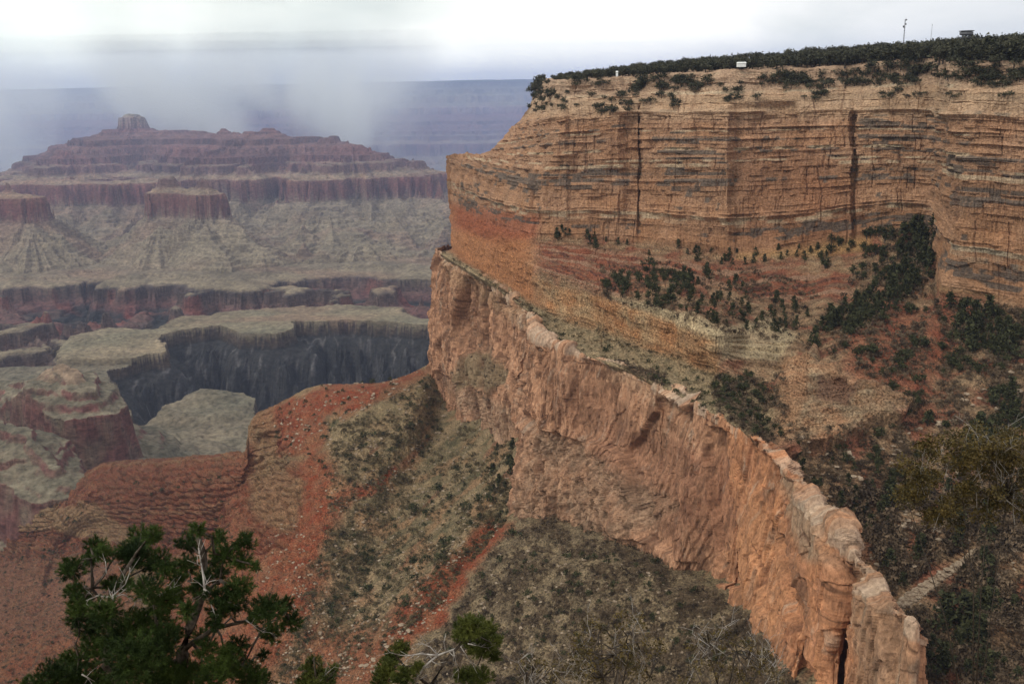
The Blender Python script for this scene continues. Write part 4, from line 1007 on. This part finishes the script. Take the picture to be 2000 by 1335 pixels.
scatter(GA, [(1730,530),(1800,540),(1760,610),(1660,665),(1590,680),(1590,640),(1660,590)], 78, (16, 42), TREE, 'conifer', T4, 'conifers of the alcove and its ravine', 'tree')
scatter(GA, [(1600,480),(1740,452),(1750,540),(1680,560),(1600,520)], 38, (12, 28), TREE, 'juniper', T4, 'conifers of the alcove and its ravine', 'tree')
scatter(GA, [(1590,640),(1745,452),(1826,446),(1826,560),(1660,690)], 420, (7, 16), BRUSH, 'brush', '', 'brush', 'brush')
T5 = 'dark evergreen scattered on the red bowl slope below the cliff corner'
scatter(GA, [(1600,690),(1800,590),(2010,620),(2010,1000),(1700,980),(1600,900),(1780,800)], 170, (11, 32), TREE, 'juniper', T5, 'trees scattered on the bowl slope', 'tree', 0, 1.15, 50)
scatter(GA, [(1840,590),(2010,620),(2010,720),(1880,680)], 20, (30, 58), TREE, 'conifer', T5, 'trees scattered on the bowl slope', 'tree')
T6 = 'dark evergreen in the steep gully behind the top of the pink lower cliff'
scatter(GA, [(1395,745),(1460,735),(1520,760),(1520,870),(1480,860),(1400,815)], 75, (9, 24), TREE, 'juniper', T6, 'trees of the gully behind the lower cliff', 'tree', 0, 1.15)
scatter(GA, [(1520,880),(1700,880),(1820,960),(1700,1060),(1620,990),(1560,920)], 24, (18, 38), TREE, 'conifer', T6, 'trees of the gully behind the lower cliff', 'tree')
T7 = 'large dark evergreen low on the bowl slope right of the lower cliff'
scatter(GA, [(1650,1020),(1760,940),(2010,1000),(2010,1340),(1800,1340),(1790,1220)], 50, (22, 50), TREE, 'conifer', T7, 'trees low on the bowl slope', 'tree', 0, 1.2, 60)
scatter(GA, [(1830,1190),(1930,1180),(1930,1300),(1800,1335)], 8, (60, 90), TREE, 'conifer', T7, 'trees low on the bowl slope', 'tree', 0, 1.3)
scatter(GA, [(1955,780),(2010,760),(2010,860),(1940,860),(1860,920),(1840,900)], 24, (26, 50), TREE, 'conifer', T7, 'trees low on the bowl slope', 'tree')
B1 = 'dry grey-brown brush covering the bowl slope'
scatter(GA, [(1600,690),(1800,590),(2010,610),(2010,1400),(1780,1400),(1780,1220),(1620,990),(1500,870),(1700,840),(1760,780)], 4800, (5, 14), BRUSH, 'brush', B1, 'brush', 'brush', 0, 1, 35)
scatter(GA, [(1640,960),(2010,960),(2010,1400),(1790,1400),(1780,1220)], 1600, (12, 28), BRUSH, 'brush', B1, 'brush', 'brush', 0, 1, 50)
scatter(GA, [(1170,520),(1440,520),(1600,560),(1600,680),(1400,650),(1180,585)], 600, (6, 12), BRUSH, 'brush', B1, 'brush', 'brush')
scatter(GA, [(1390,740),(1530,740),(1520,880),(1400,820)], 380, (8, 16), BRUSH, 'brush', B1, 'brush', 'brush')
scatter(GA, [(860,490),(1040,600),(1200,655),(1400,730),(1400,820),(1200,715),(1050,650),(1000,620)], 300, (4, 9), 'sage', 'sage', B1, 'sage', 'sage')
scatter(GA, [(1060,640),(1400,745),(1400,820),(1290,770),(1060,655)], 26, (8, 15), SHRUB, 'evershrub', 'small dark shrub on the tan bench above the pink lower cliff', 'shrubs on the tan bench', 'shrub')
scatter(GA, [(1200,700),(1300,735),(1290,775),(1230,735)], 120, (6, 13), BRUSH, 'brush', B1, 'brush', 'brush')
# shelf half way down the lower cliff, and the foot of its crease
scatter(GW, [(890,725),(940,690),(1000,725),(1000,765),(950,800),(900,765)], 80, (5, 10), BRUSH, 'brush', B1, 'brush', 'brush')
scatter(GT, [(940,870),(1000,850),(1010,930),(1000,980),(955,960)], 16, (14, 28), TREE, 'conifer', 'dark conifer at the foot of the crease in the lower cliff', 'trees at the foot of the crease', 'tree')
S2 = 'dark green shrub dotted over the talus slope under the lower cliff'
scatter(GT, [(620,840),(840,730),(1000,860),(1000,1000),(800,1250),(560,1335),(500,1335),(620,1050)], 150, (7, 15), SHRUB, 'evershrub', S2, 'shrubs on the talus slope', 'shrub', 0, 1, 50)
scatter(GT, [(640,1160),(900,900),(980,960),(800,1200),(650,1240)], 60, (10, 20), SHRUB, 'evershrub', S2, 'shrubs on the talus slope', 'shrub', 0, 1.1, 40)
scatter(GT, [(1000,1040),(1300,1100),(1500,1300),(900,1335),(860,1240)], 130, (8, 18), SHRUB, 'evershrub', S2, 'shrubs on the talus slope', 'shrub')
scatter(GT, [(0,1010),(480,890),(480,1080),(300,1335),(0,1335)], 130, (5, 11), SHRUB, 'evershrub', 'tiny dark shrub on the red ledges in the lower left', 'shrubs on the red ledges', 'shrub')
scatter(GT, [(1010,1010),(1160,1005),(1300,1090),(1460,1180),(1620,1400),(1500,1440),(760,1440),(820,1290),(940,1110)], 13000, (4, 10), BRUSH, 'brush', B1, 'brush', 'brush', 0, 1, 30)
scatter(GT, [(640,850),(840,735),(1000,860),(1000,1000),(860,1180),(760,1260),(560,1400),(540,1300),(620,1090),(650,960)], 3800, (4, 10), 'sage', 'sage', B1, 'sage', 'sage', 0, 1, 30)
scatter(GT, [(0,1060),(300,1080),(340,1335),(0,1335)], 1500, (3, 7), BRUSH, 'brush', B1, 'brush', 'brush')
BL = 'pale angular boulder lying on the red and green talus slope'
scatter(GT, [(520,820),(840,740),(1000,870),(1000,1000),(860,1200),(760,1335),(500,1335),(500,1060),(640,950)], 1000, (3, 9), BOULD, 'boulder', BL, 'boulders on the talus slope', 'boulder', 0, 1.2, 40)
scatter(GT, [(640,1180),(800,1220),(800,1335),(600,1335)], 60, (6, 14), BOULD, 'boulder', BL, 'boulders on the talus slope', 'boulder', 0, 1.2)
scatter(GT, [(1000,1020),(1480,1200),(1480,1335),(860,1335)], 260, (5, 12), BOULD, 'boulder', BL, 'boulders on the talus slope', 'boulder', 0, 1.2)
scatter(GA, [(1500,860),(1700,880),(2010,700),(2010,1200),(1790,1220),(1640,1000)], 320, (5, 16), BOULD, 'boulder', 'tan boulder lying among the brush of the bowl slope', 'boulders in the bowl', 'boulder', 0, 1.3)
scatter(GA, [(1750,1195),(1760,1170),(1900,1080),(1930,1075),(1860,1120),(1790,1180)], 300, (7, 15), BOULD, 'boulder', 'tan boulder lying among the brush of the bowl slope', 'boulders in the bowl', 'boulder', 0, 1.3)
scatter(GT, [(497,815),(640,752),(735,748),(830,722),(740,790),(640,830),(610,900),(540,880)], 90, (3, 9), BOULD, 'boulder', BL, 'boulders on the talus slope', 'boulder', 0, 1.2)
scatter(GT, [(497,815),(640,752),(735,748),(830,722),(740,790),(640,830),(610,900),(540,880)], 50, (5, 12), SHRUB, 'evershrub', S2, 'shrubs on the talus slope', 'shrub')
def rotz(V, a):
    c, s_ = math.cos(a), math.sin(a); return np.stack([V[:, 0] * c - V[:, 1] * s_, V[:, 0] * s_ + V[:, 1] * c, V[:, 2]], -1)
by_kind = {}
for key, lst in placed.items(): by_kind.setdefault(key[0], []).extend((q, key) for q in lst)
STUFF = {BRUSH: 'dry_brush', 'sage': 'sagebrush', TREE: 'distant_woodland', SHRUB: 'distant_scrub', BOULD: 'scree_rocks'}
LIM = {BRUSH: 0, 'sage': 0, TREE: 300, SHRUB: 300, BOULD: 300}
for kind, lst in by_kind.items():
    lst.sort(key=lambda e: -e[0][0])
    solo = lst[:LIM[kind]]; rest = lst[LIM[kind]:]
    for (q, key) in solo:
        _, p, h, lab, grp, wide = q; var = SH[key[1]][0]; me = var[random.randrange(len(var))][3]
        o = link(bpy.data.objects.new(kind, me)); o.location = tuple(p - np.array([0, 0, .04 * h])); o.scale = (h * wide, h * wide * random.uniform(.85, 1.15), h); o.rotation_euler = (0, 0, random.uniform(0, 6.28))
        tag(o, lab, key[2], grp)
    bys = {}
    for (q, key) in rest: bys.setdefault((key[1], q[4] if kind in (TREE, SHRUB) else ''), []).append(q)
    for (shape, _g_), qs in bys.items():
        var, mats = SH[shape]; Vs, Fs, Ms, o_ = [], [], [], 0
        for q in qs:
            _, p, h, lab, grp, wide = q; V, Fc, mi, _m = var[random.randrange(len(var))]
            W = rotz(V, random.uniform(0, 6.28)) * np.array([h * wide, h * wide, h]) + p - np.array([0, 0, .04 * h])
            Vs.append(W); Fs.append(Fc + o_); Ms.append(mi); o_ += len(V)
        nm = STUFF[kind]
        tag(link(bpy.data.objects.new(nm, mesh_np(nm, np.concatenate(Vs), np.concatenate(Fs), mats, mi=np.concatenate(Ms)))), kind='stuff')
print('placed', {k: len(v) for k, v in by_kind.items()})

# ------------------------------------------------------------------ masts and buildings on the mesa
class MB:
    def __init__(s): s.V, s.Fc = [], []
    def add(s, V, Fc):
        o = sum(len(v) for v in s.V); s.V.append(np.asarray(V, float)); s.Fc += [tuple(i + o for i in f) for f in Fc]
    def box(s, c, d, rz=0.0):
        v, f = box_mesh('', (-d[0] / 2, -d[1] / 2, -d[2] / 2), (d[0] / 2, d[1] / 2, d[2] / 2)); s.add(rotz(v, rz) + np.array(c), f)
    def tube(s, pts, rad, n=6):
        pts = [np.asarray(p, float) for p in pts]; rad = list(rad) if hasattr(rad, '__len__') else [rad] * len(pts)
        V = []
        for i, p in enumerate(pts):
            d = pts[min(i + 1, len(pts) - 1)] - pts[max(i - 1, 0)]; d /= np.linalg.norm(d) + 1e-9
            u = np.cross(d, (0, 0, 1.0)) if abs(d[2]) < .95 else np.cross(d, (1.0, 0, 0)); u /= np.linalg.norm(u); w = np.cross(d, u)
            for k in range(n):
                a = 2 * math.pi * k / n; V.append(p + (u * math.cos(a) + w * math.sin(a)) * rad[i])
        Fc = [(i * n + k, i * n + (k + 1) % n, (i + 1) * n + (k + 1) % n, (i + 1) * n + k) for i in range(len(pts) - 1) for k in range(n)]
        Fc.append(tuple(range(n))[::-1]); Fc.append(tuple((len(pts) - 1) * n + k for k in range(n)))
        s.add(V, Fc)
    def build(s, name, mats, parent=None, smooth_=False):
        me = bpy.data.meshes.new(name); V = np.concatenate(s.V); me.from_pydata(V.tolist(), [], s.Fc)
        me.materials.append(mats)
        if smooth_: me.polygons.foreach_set('use_smooth', [True] * len(me.polygons))
        me.update(); return link(bpy.data.objects.new(name, me), parent)
def empty(name, loc, label, cat, group=None):
    o = link(bpy.data.objects.new(name, None)); o.location = tuple(loc); tag(o, label, cat, group); return o
def top_at(px, extra):
    (y1, D1), _ = rim_xyD(np.array([float(px)])); (ya, _), (yb, Db) = rim_xyD(np.array([float(px)]))
    t = extra
    return (at(np.array([float(px)]), y1, D1) * (1 - t) + at(np.array([float(px)]), yb, Db) * t)[0]
# lattice mast with dishes
b0 = top_at(1763, .6); sc = b0[1] / F
H = 62 * sc
mast = empty('radio_mast', b0, 'tall lattice radio mast with antennas rising behind the mesa trees', 'mast')
m = MB()
for k in range(3):
    a = 2.1 * k; m.tube([(math.cos(a) * 1.0, math.sin(a) * 1.0, 0), (math.cos(a) * .45, math.sin(a) * .45, H)], .16, 5)
for i in range(14):
    z0, z1 = H * i / 14, H * (i + 1) / 14; r0, r1 = 1.0 - .55 * i / 14, 1.0 - .55 * (i + 1) / 14
    for k in range(3):
        a, b_a = 2.1 * k, 2.1 * (k + 1); m.tube([(math.cos(a) * r0, math.sin(a) * r0, z0), (math.cos(b_a) * r1, math.sin(b_a) * r1, z1)], .09, 4)
m.build('lattice_tower', M_metal, mast)
for (dx, zf) in ((-2.1, .80), (-1.7, .78), (1.6, .985), (1.3, .86)):
    m = MB(); m.tube([(dx * .9, -.3, H * zf), (dx * .9, .5, H * zf)], [1.15, .7], 10); m.tube([(0, 0, H * zf - .6), (dx * .9, 0, H * zf)], .12, 5); m.build('dish_antenna', M_metal, mast)
m = MB(); m.tube([(0, 0, H - 1), (.6, 0, H * 1.06)], .09, 5); m.build('whip_antenna', M_metal, mast)
for px, hp, lab, cat_ in ((1816, 52, 'plain thin pole beside the lattice mast, second tallest on the skyline', 'pole'), (1806, 27, 'short thin pole just left of the tall plain pole', 'pole'), (1832, 30, 'short pole with a small head just right of the tall plain pole', 'pole'), (1853, 24, 'shortest skyline pole, beside the flat-topped tank tower', 'pole')):
    b0 = top_at(px, .6); sc = b0[1] / F; e = empty('antenna_pole', b0, lab, cat_)
    m = MB(); m.tube([(0, 0, 0), (0, 0, hp * sc * .5), (0.2, 0, hp * sc)], [.32, .26, .16], 6); m.build('pole_shaft', M_metal, e)
    m = MB(); m.box((0.1, 0, hp * sc * (.97 if hp != 30 else .9)), (.9, .5, .7)); m.build('pole_head', M_metal, e)
b0 = top_at(1884, .6); sc = b0[1] / F; H = 40 * sc
wt = empty('tank_tower', b0, 'low wide flat-topped tank tower on legs above the skyline trees', 'tower')
m = MB(); a = np.linspace(0, 2 * math.pi, 14, endpoint=False)
m.tube([(0, 0, H * .80), (0, 0, H * .84), (0, 0, H * .93), (0, 0, H * .96)], [6.2, 7.4, 7.4, 5.5], 14); m.build('tank', M_metal, wt)
m = MB(); m.tube([(0, 0, H * .97), (0, 0, H * .985), (0, 0, H)], [8.2, 8.4, 7.6], 14); m.build('tank_roof', M_metal, wt)
m = MB(); m.tube([(0, 0, H * .68), (0, 0, H * .70)], [7.6, 7.6], 14); m.build('walkway', M_metal, wt)
for k in range(4):
    m = MB(); an = .6 + 1.57 * k; m.tube([(math.cos(an) * 6, math.sin(an) * 6, 0), (math.cos(an) * 5, math.sin(an) * 5, H * .81)], .35, 5); m.build('leg', M_metal, wt)
def hut(px, dy, w, hgt, label, cat_, name):
    (y1, D1), _ = rim_xyD(np.array([float(px)])); p = at(np.array([float(px)]), y1 - dy, D1 - 6)[0]
    e = empty(name, p, label, cat_)
    g = MB(); g.box((0, 0, hgt / 2 - 2), (w, 5, hgt + 4)); g.build('wall', M_white, e)
    g = MB(); z = hgt
    g.add([(-w / 2 - .4, -3, z), (w / 2 + .4, -3, z), (w / 2 + .4, 3, z), (-w / 2 - .4, 3, z), (-w / 2 - .2, 0, z + 1.2), (w / 2 + .2, 0, z + 1.2)], [(0, 1, 5, 4), (2, 3, 4, 5), (0, 4, 3), (1, 2, 5), (0, 3, 2, 1)]); g.build('roof', M_white, e)
    for k in (-.25, .25):
        g = MB(); g.box((w * k, -2.53, hgt * .55), (w * .14, .08, hgt * .4)); g.build('window', M_metal, e)
hut(1448, 13, 10, 0.5, 'long low white building in front of the mesa trees above the cliff', 'building', 'rim_building')
hut(1205, 8, 2.2, 1.6, 'tiny white hut at the rim under the left part of the woodland', 'hut', 'rim_hut')

# ------------------------------------------------------------------ the viewpoint's own slope and the plants rooted on it
gu = np.linspace(-1, 1, 90); gv = np.linspace(0, 1, 80)
GX = gu[None, :] * (14 + 75 * gv[:, None]); GY = np.repeat((-6 + 96 * gv ** 1.2)[:, None], 90, 1)
gz = np.interp(GY, [-6, 0, 4, 14, 40, 100], [-1.6, -1.8, -4.4, -16, -46, -116]) + 0.9 * fbm(GX / 6, GY / 6, 0.0, 4)
def ground_z(x, y): return float(np.interp(y, [-6, 0, 4, 14, 40, 100], [-1.6, -1.8, -4.4, -16, -46, -116]))
GC = mix(np.array((.30, .22, .14)), np.array((.18, .14, .09)), np.clip(.5 + fbm(GX / 2, GY / 2, 0.0, 3), 0, 1))
grid_object('viewpoint_slope', np.stack([GX, GY, gz], -1), rock_mat('viewpoint_soil', 3.0, .4, .6, 1, .5, .1), GC)

def needles(cx, r, n_tuft, n_need, ln, wd, rg, squash=.8):
    """needle tufts spread over one lump of foliage"""
    v = rg.normal(size=(n_tuft, 3)); v /= np.linalg.norm(v, axis=1)[:, None]
    c = np.array(cx) + v * (r * rg.uniform(.25, 1.0, (n_tuft, 1))) * np.array([1, 1, squash])
    ax = v + np.array([0, 0, .5]) + rg.normal(size=v.shape) * .3; ax /= np.linalg.norm(ax, axis=1)[:, None]
    c = np.repeat(c, n_need, 0); ax = np.repeat(ax, n_need, 0)
    d = ax * .8 + rg.normal(size=c.shape) * .62; d /= np.linalg.norm(d, axis=1)[:, None]
    L_ = ln * rg.uniform(.6, 1.1, (len(c), 1)); s_ = np.cross(d, rg.normal(size=c.shape)); s_ /= np.linalg.norm(s_, axis=1)[:, None] + 1e-9
    c = c + ax * rg.uniform(-.5, .5, (len(c), 1)) * ln
    return np.stack([c - s_ * wd / 2, c + s_ * wd / 2, c + d * L_], 1).reshape(-1, 3)
def leaves(cx, r, n, sz, rg, squash=.8):
    v = rg.normal(size=(n, 3)); v /= np.linalg.norm(v, axis=1)[:, None]
    c = np.array(cx) + v * (r * rg.uniform(.1, 1.0, (n, 1)) ** .6) * np.array([1, 1, squash])
    a = rg.normal(size=(n, 3)); a /= np.linalg.norm(a, axis=1)[:, None]; b = np.cross(a, rg.normal(size=(n, 3))); b /= np.linalg.norm(b, axis=1)[:, None]
    q = sz * rg.uniform(.5, 1.2, (n, 1))
    return np.stack([c, c + a * q + b * q * .5, c + a * q * .9 - b * q * .45], 1).reshape(-1, 3)
def wander(a, b, n, amp, rg):
    a, b = np.array(a), np.array(b); P_ = [a + (b - a) * k / n for k in range(n + 1)]
    for k in range(1, n): P_[k] = P_[k] + rg.normal(size=3) * amp
    P_[n // 2][2] += amp; return P_
def plant(name, label, cat, D, root_px, stems, clumps, twigs, mat_leaf, foliage='needle', seed=1, dj=.8, dens=1.0, rs=1.0, group=None, wood=None, deadname='dead_branch'):
    """stems: pixel polylines [(px,py),..] with start radius in metres; clumps: (px,py,r px); twigs: bare branches"""
    rg = np.random.default_rng(seed); px0, py0 = root_px
    rp = at(float(px0), float(py0), D); gzv = ground_z(rp[0], D)
    base_ = np.array([rp[0], D, min(rp[2], gzv)])
    e = empty(name, base_, label, cat, group)
    def W(px, py, dd=0.0): return at(float(px), float(py), D + dd) - base_
    ends = []
    g = MB()
    for k, (line, r0) in enumerate(stems):
        dd = 0 if k == 0 else rg.normal() * dj * .4
        pts = [W(px, py, dd * (i / max(1, len(line) - 1))) for i, (px, py) in enumerate(line)]
        if k == 0: pts = [np.array([0, 0, -.4])] + pts
        g.tube(pts, np.linspace(r0, r0 * .35, len(pts)), 7)
        ends += [(pts[i], np.linspace(r0, r0 * .35, len(pts))[i]) for i in range(1, len(pts))]
    V = []
    for (px, py, r) in clumps:
        c = W(px, py, rg.normal() * dj); rm = r * D / F * rs
        j = min(ends, key=lambda q: np.linalg.norm(q[0] - c) + max(0, q[0][2] - c[2]) * .5)
        g.tube(wander(j[0], c, 4, .05 * np.linalg.norm(j[0] - c), rg), [min(.05, j[1] * .7), .03, .024, .018, .012], 5)
        n = max(5, int(dens * 140 * (rm / .4) ** 2))
        if foliage == 'needle':
            V.append(needles(c, rm, n, 42, .10 * (D / 20) ** .5, .010 * (D / 20), rg))
        else:
            V.append(leaves(c, rm, n * 2, .085 * (D / 30), rg))
        for _ in range(4):
            q = c + rg.normal(size=3) * rm * .6; g.tube(wander(c, q, 2, .02, rg), [.012, .008, .005], 4)
    g.build('trunk', wood or M_bark, e, True)
    Vc = np.concatenate(V); me = mesh_np('foliage', Vc, np.arange(len(Vc)).reshape(-1, 3), mat_leaf); link(bpy.data.objects.new('foliage', me), e)
    for line, r0 in twigs:
        g = MB(); dd = -dj * .9 + rg.normal() * .2
        pts = [W(px, py, dd + .12 * i) for i, (px, py) in enumerate(line)]
        g.tube(pts, np.linspace(r0, r0 * .3, len(pts)), 6)
        L_ = len(pts)
        for i in range(1, L_):
            for _ in range(3):
                d = pts[i] - pts[i - 1]; d = d / np.linalg.norm(d) + rg.normal(size=3) * .75; d /= np.linalg.norm(d)
                q = pts[i] + (pts[i - 1] - pts[i]) * rg.random(); ln = rg.uniform(.15, .45) * D / 20
                mid = q + d * ln * .5 + rg.normal(size=3) * .03; end = q + d * ln + rg.normal(size=3) * .06
                g.tube([q, mid, end], [r0 * .4, r0 * .28, r0 * .12], 4)
                en2 = mid + (d + rg.normal(size=3) * .6) * ln * .4; g.tube([mid, en2], [r0 * .22, r0 * .08], 4)
        g.build(deadname, M_dead, e, True)
    return e
pine_cl = [(143,1109,26),(126,1112,14),(185,1066,22),(178,1092,20),(204,1080,20),(276,1052,32),(250,1075,26),(300,1046,20),(266,1086,38),(304,1098,34),(325,1110,22),(147,1152,24),(157,1178,28),(150,1205,24),(180,1222,36),(204,1196,34),(247,1232,50),(295,1204,40),
           (285,1150,28),(323,1172,30),(143,1294,36),(200,1265,46),(257,1285,52),(304,1262,46),(333,1309,42),(366,1061,24),(385,1033,15),(361,1105,26),(345,1128,20),(428,1052,20),(437,1078,24),(420,1096,18),(475,1061,22),(482,1045,10),(470,1095,22),(500,1106,12),(428,1118,20),
           (466,1147,28),(440,1166,22),(428,1188,26),(456,1180,30),(418,1216,18),(523,1190,32),(500,1200,24),(556,1178,18),(566,1213,24),(528,1237,24),(404,1266,22),(466,1261,24),(445,1275,24),(513,1280,14),(452,1299,36),(485,1318,32),(418,1313,34),(371,1313,38),(95,1323,36),(130,1330,34),(52,1334,18),(230,1325,44),(300,1330,44),(170,1330,36),(510,1330,26),(398,1128,20),(385,1150,18),(410,1160,16),(345,1160,22),(365,1190,20),(330,1235,30),(390,1240,20),(240,1140,20),(215,1140,18)]
plant('pine_tree', 'dark green pine with bare grey branches in the lower left corner, nearest and largest tree', 'tree', 20.0, (330, 1420),
      [([(335,1400),(357,1270),(371,1223),(392,1168),(400,1120),(398,1080),(386,1045)], .16), ([(357,1270),(375,1255),(420,1226),(480,1212),(560,1195)], .07), ([(392,1168),(430,1130),(437,1085)], .04), ([(335,1400),(250,1360),(205,1300),(219,1200),(222,1150),(260,1090)], .11),
       ([(219,1200),(180,1150),(178,1090)], .05), ([(335,1400),(430,1330),(480,1290)], .06), ([(250,1360),(150,1320)], .06), ([(330,1340),(310,1250),(300,1180)], .06)],
      pine_cl, [([(222,1172),(219,1164),(245,1140),(255,1112)], .022), ([(219,1166),(190,1163),(168,1172)], .022), ([(219,1166),(240,1160),(266,1172)], .02), ([(400,1152),(398,1130),(392,1095),(388,1070)], .03), ([(398,1150),(420,1162),(445,1168)], .022), ([(398,1155),(418,1190)], .02),
       ([(303,1165),(325,1155),(342,1140)], .02), ([(480,1210),(500,1225),(515,1235)], .015), ([(208,1120),(206,1095)], .012), ([(160,1316),(185,1330)], .018)], M_needle, 'needle', 5, .75, 1.15, 1.2)
plant('pine_tree', 'bright green pine behind a bleached forking dead branch at the bottom centre', 'tree', 26.0, (850, 1440),
      [([(850,1420),(840,1340),(870,1290),(915,1240)], .10), ([(840,1340),(790,1300),(770,1275)], .05), ([(850,1420),(920,1330),(945,1270)], .06)],
      [(919,1224,34),(950,1230,28),(900,1240,20),(940,1258,36),(965,1279,18),(783,1266,20),(765,1285,22),(757,1305,26),(787,1322,28),(906,1317,24),(940,1322,28),(745,1325,24),(815,1300,14),(970,1250,12)],
      [([(808,1335),(828,1302),(855,1279),(885,1268),(914,1256),(932,1238),(946,1222)], .045), ([(855,1279),(820,1276),(795,1280),(774,1277)], .028), ([(855,1279),(840,1262),(828,1258)], .02), ([(885,1268),(890,1290),(897,1312)], .02), ([(914,1256),(940,1262),(948,1255)], .02), ([(900,1262),(915,1285),(925,1300)], .018)],
      M_needle2, 'needle', 9, .5, 1.3)
plant('pine_tree', 'small bright green pine top just left of the dead branch at the bottom', 'tree', 24.0, (620, 1440), [([(620,1420),(618,1340),(613,1285)], .05), ([(618,1340),(650,1310)], .03)],
      [(613,1290,16),(600,1308,18),(625,1312,20),(648,1306,16),(592,1328,18),(640,1328,20),(610,1330,20)], [([(625,1330),(640,1312),(655,1300)], .012)], M_needle2, 'needle', 12, .3, 1.0)
def oak(label, D, root, region_pts, n, r, seed, mat=None, twn=10, group='olive-brown bushes below the viewpoint', dens=.55):
    rg = np.random.default_rng(seed); xs_q = [p[0] for p in region_pts]; ys_q = [p[1] for p in region_pts]; cl = []
    while len(cl) < n:
        x, y = rg.uniform(min(xs_q), max(xs_q)), rg.uniform(min(ys_q), max(ys_q))
        if inside(np.array([x]), np.array([y]), region_pts)[0]: cl.append((x, y, rg.uniform(*r)))
    stems = [([(root[0], root[1] - 20)] + [(root[0] + (x - root[0]) * .5 + rg.normal() * 8, root[1] + (y - root[1]) * .55), (x, y)], .05) for x, y, _ in cl[:4]]
    tw = [([(x + rg.normal() * 10, y + 40), (x + rg.normal() * 8, y + 14), (x + rg.normal() * 12, y - 10), (x + rg.normal() * 18, y - 32)], .016) for x, y, _ in [cl[rg.integers(n)] for _ in range(twn)]]
    plant('oak_bush', label, 'bush', D, root, stems, cl, tw, mat or M_oak, 'leaf', seed, 1.6, dens, 1.0, group, deadname='bare_twigs')
oak('large olive-brown bush at the right edge, in front of the bowl slope', 48.0, (1900, 1500), [(1745,930),(1790,870),(1860,845),(1960,835),(2030,850),(2030,1050),(1960,1010),(1900,1040),(1820,1010),(1750,985)], 95, (14, 32), 21, twn=16, dens=.32)
oak('widest low olive bush at the bottom, left of the foot of the orange lower cliff', 34.0, (1190, 1440), [(1100,1335),(1130,1225),(1180,1195),(1240,1200),(1290,1240),(1300,1345)], 55, (12, 26), 22, twn=10, dens=.22)
oak('thin olive bush with bare twigs in front of the foot of the orange lower cliff', 32.0, (1430, 1440), [(1330,1345),(1350,1260),(1410,1220),(1480,1250),(1530,1290),(1560,1345)], 45, (10, 22), 23, twn=10, dens=.22)
oak('low olive bush at the bottom right of the dead branch, smallest of the bottom bushes', 30.0, (1040, 1440), [(985,1345),(1010,1290),(1060,1275),(1100,1300),(1110,1345)], 22, (9, 18), 24, twn=5, dens=.22)
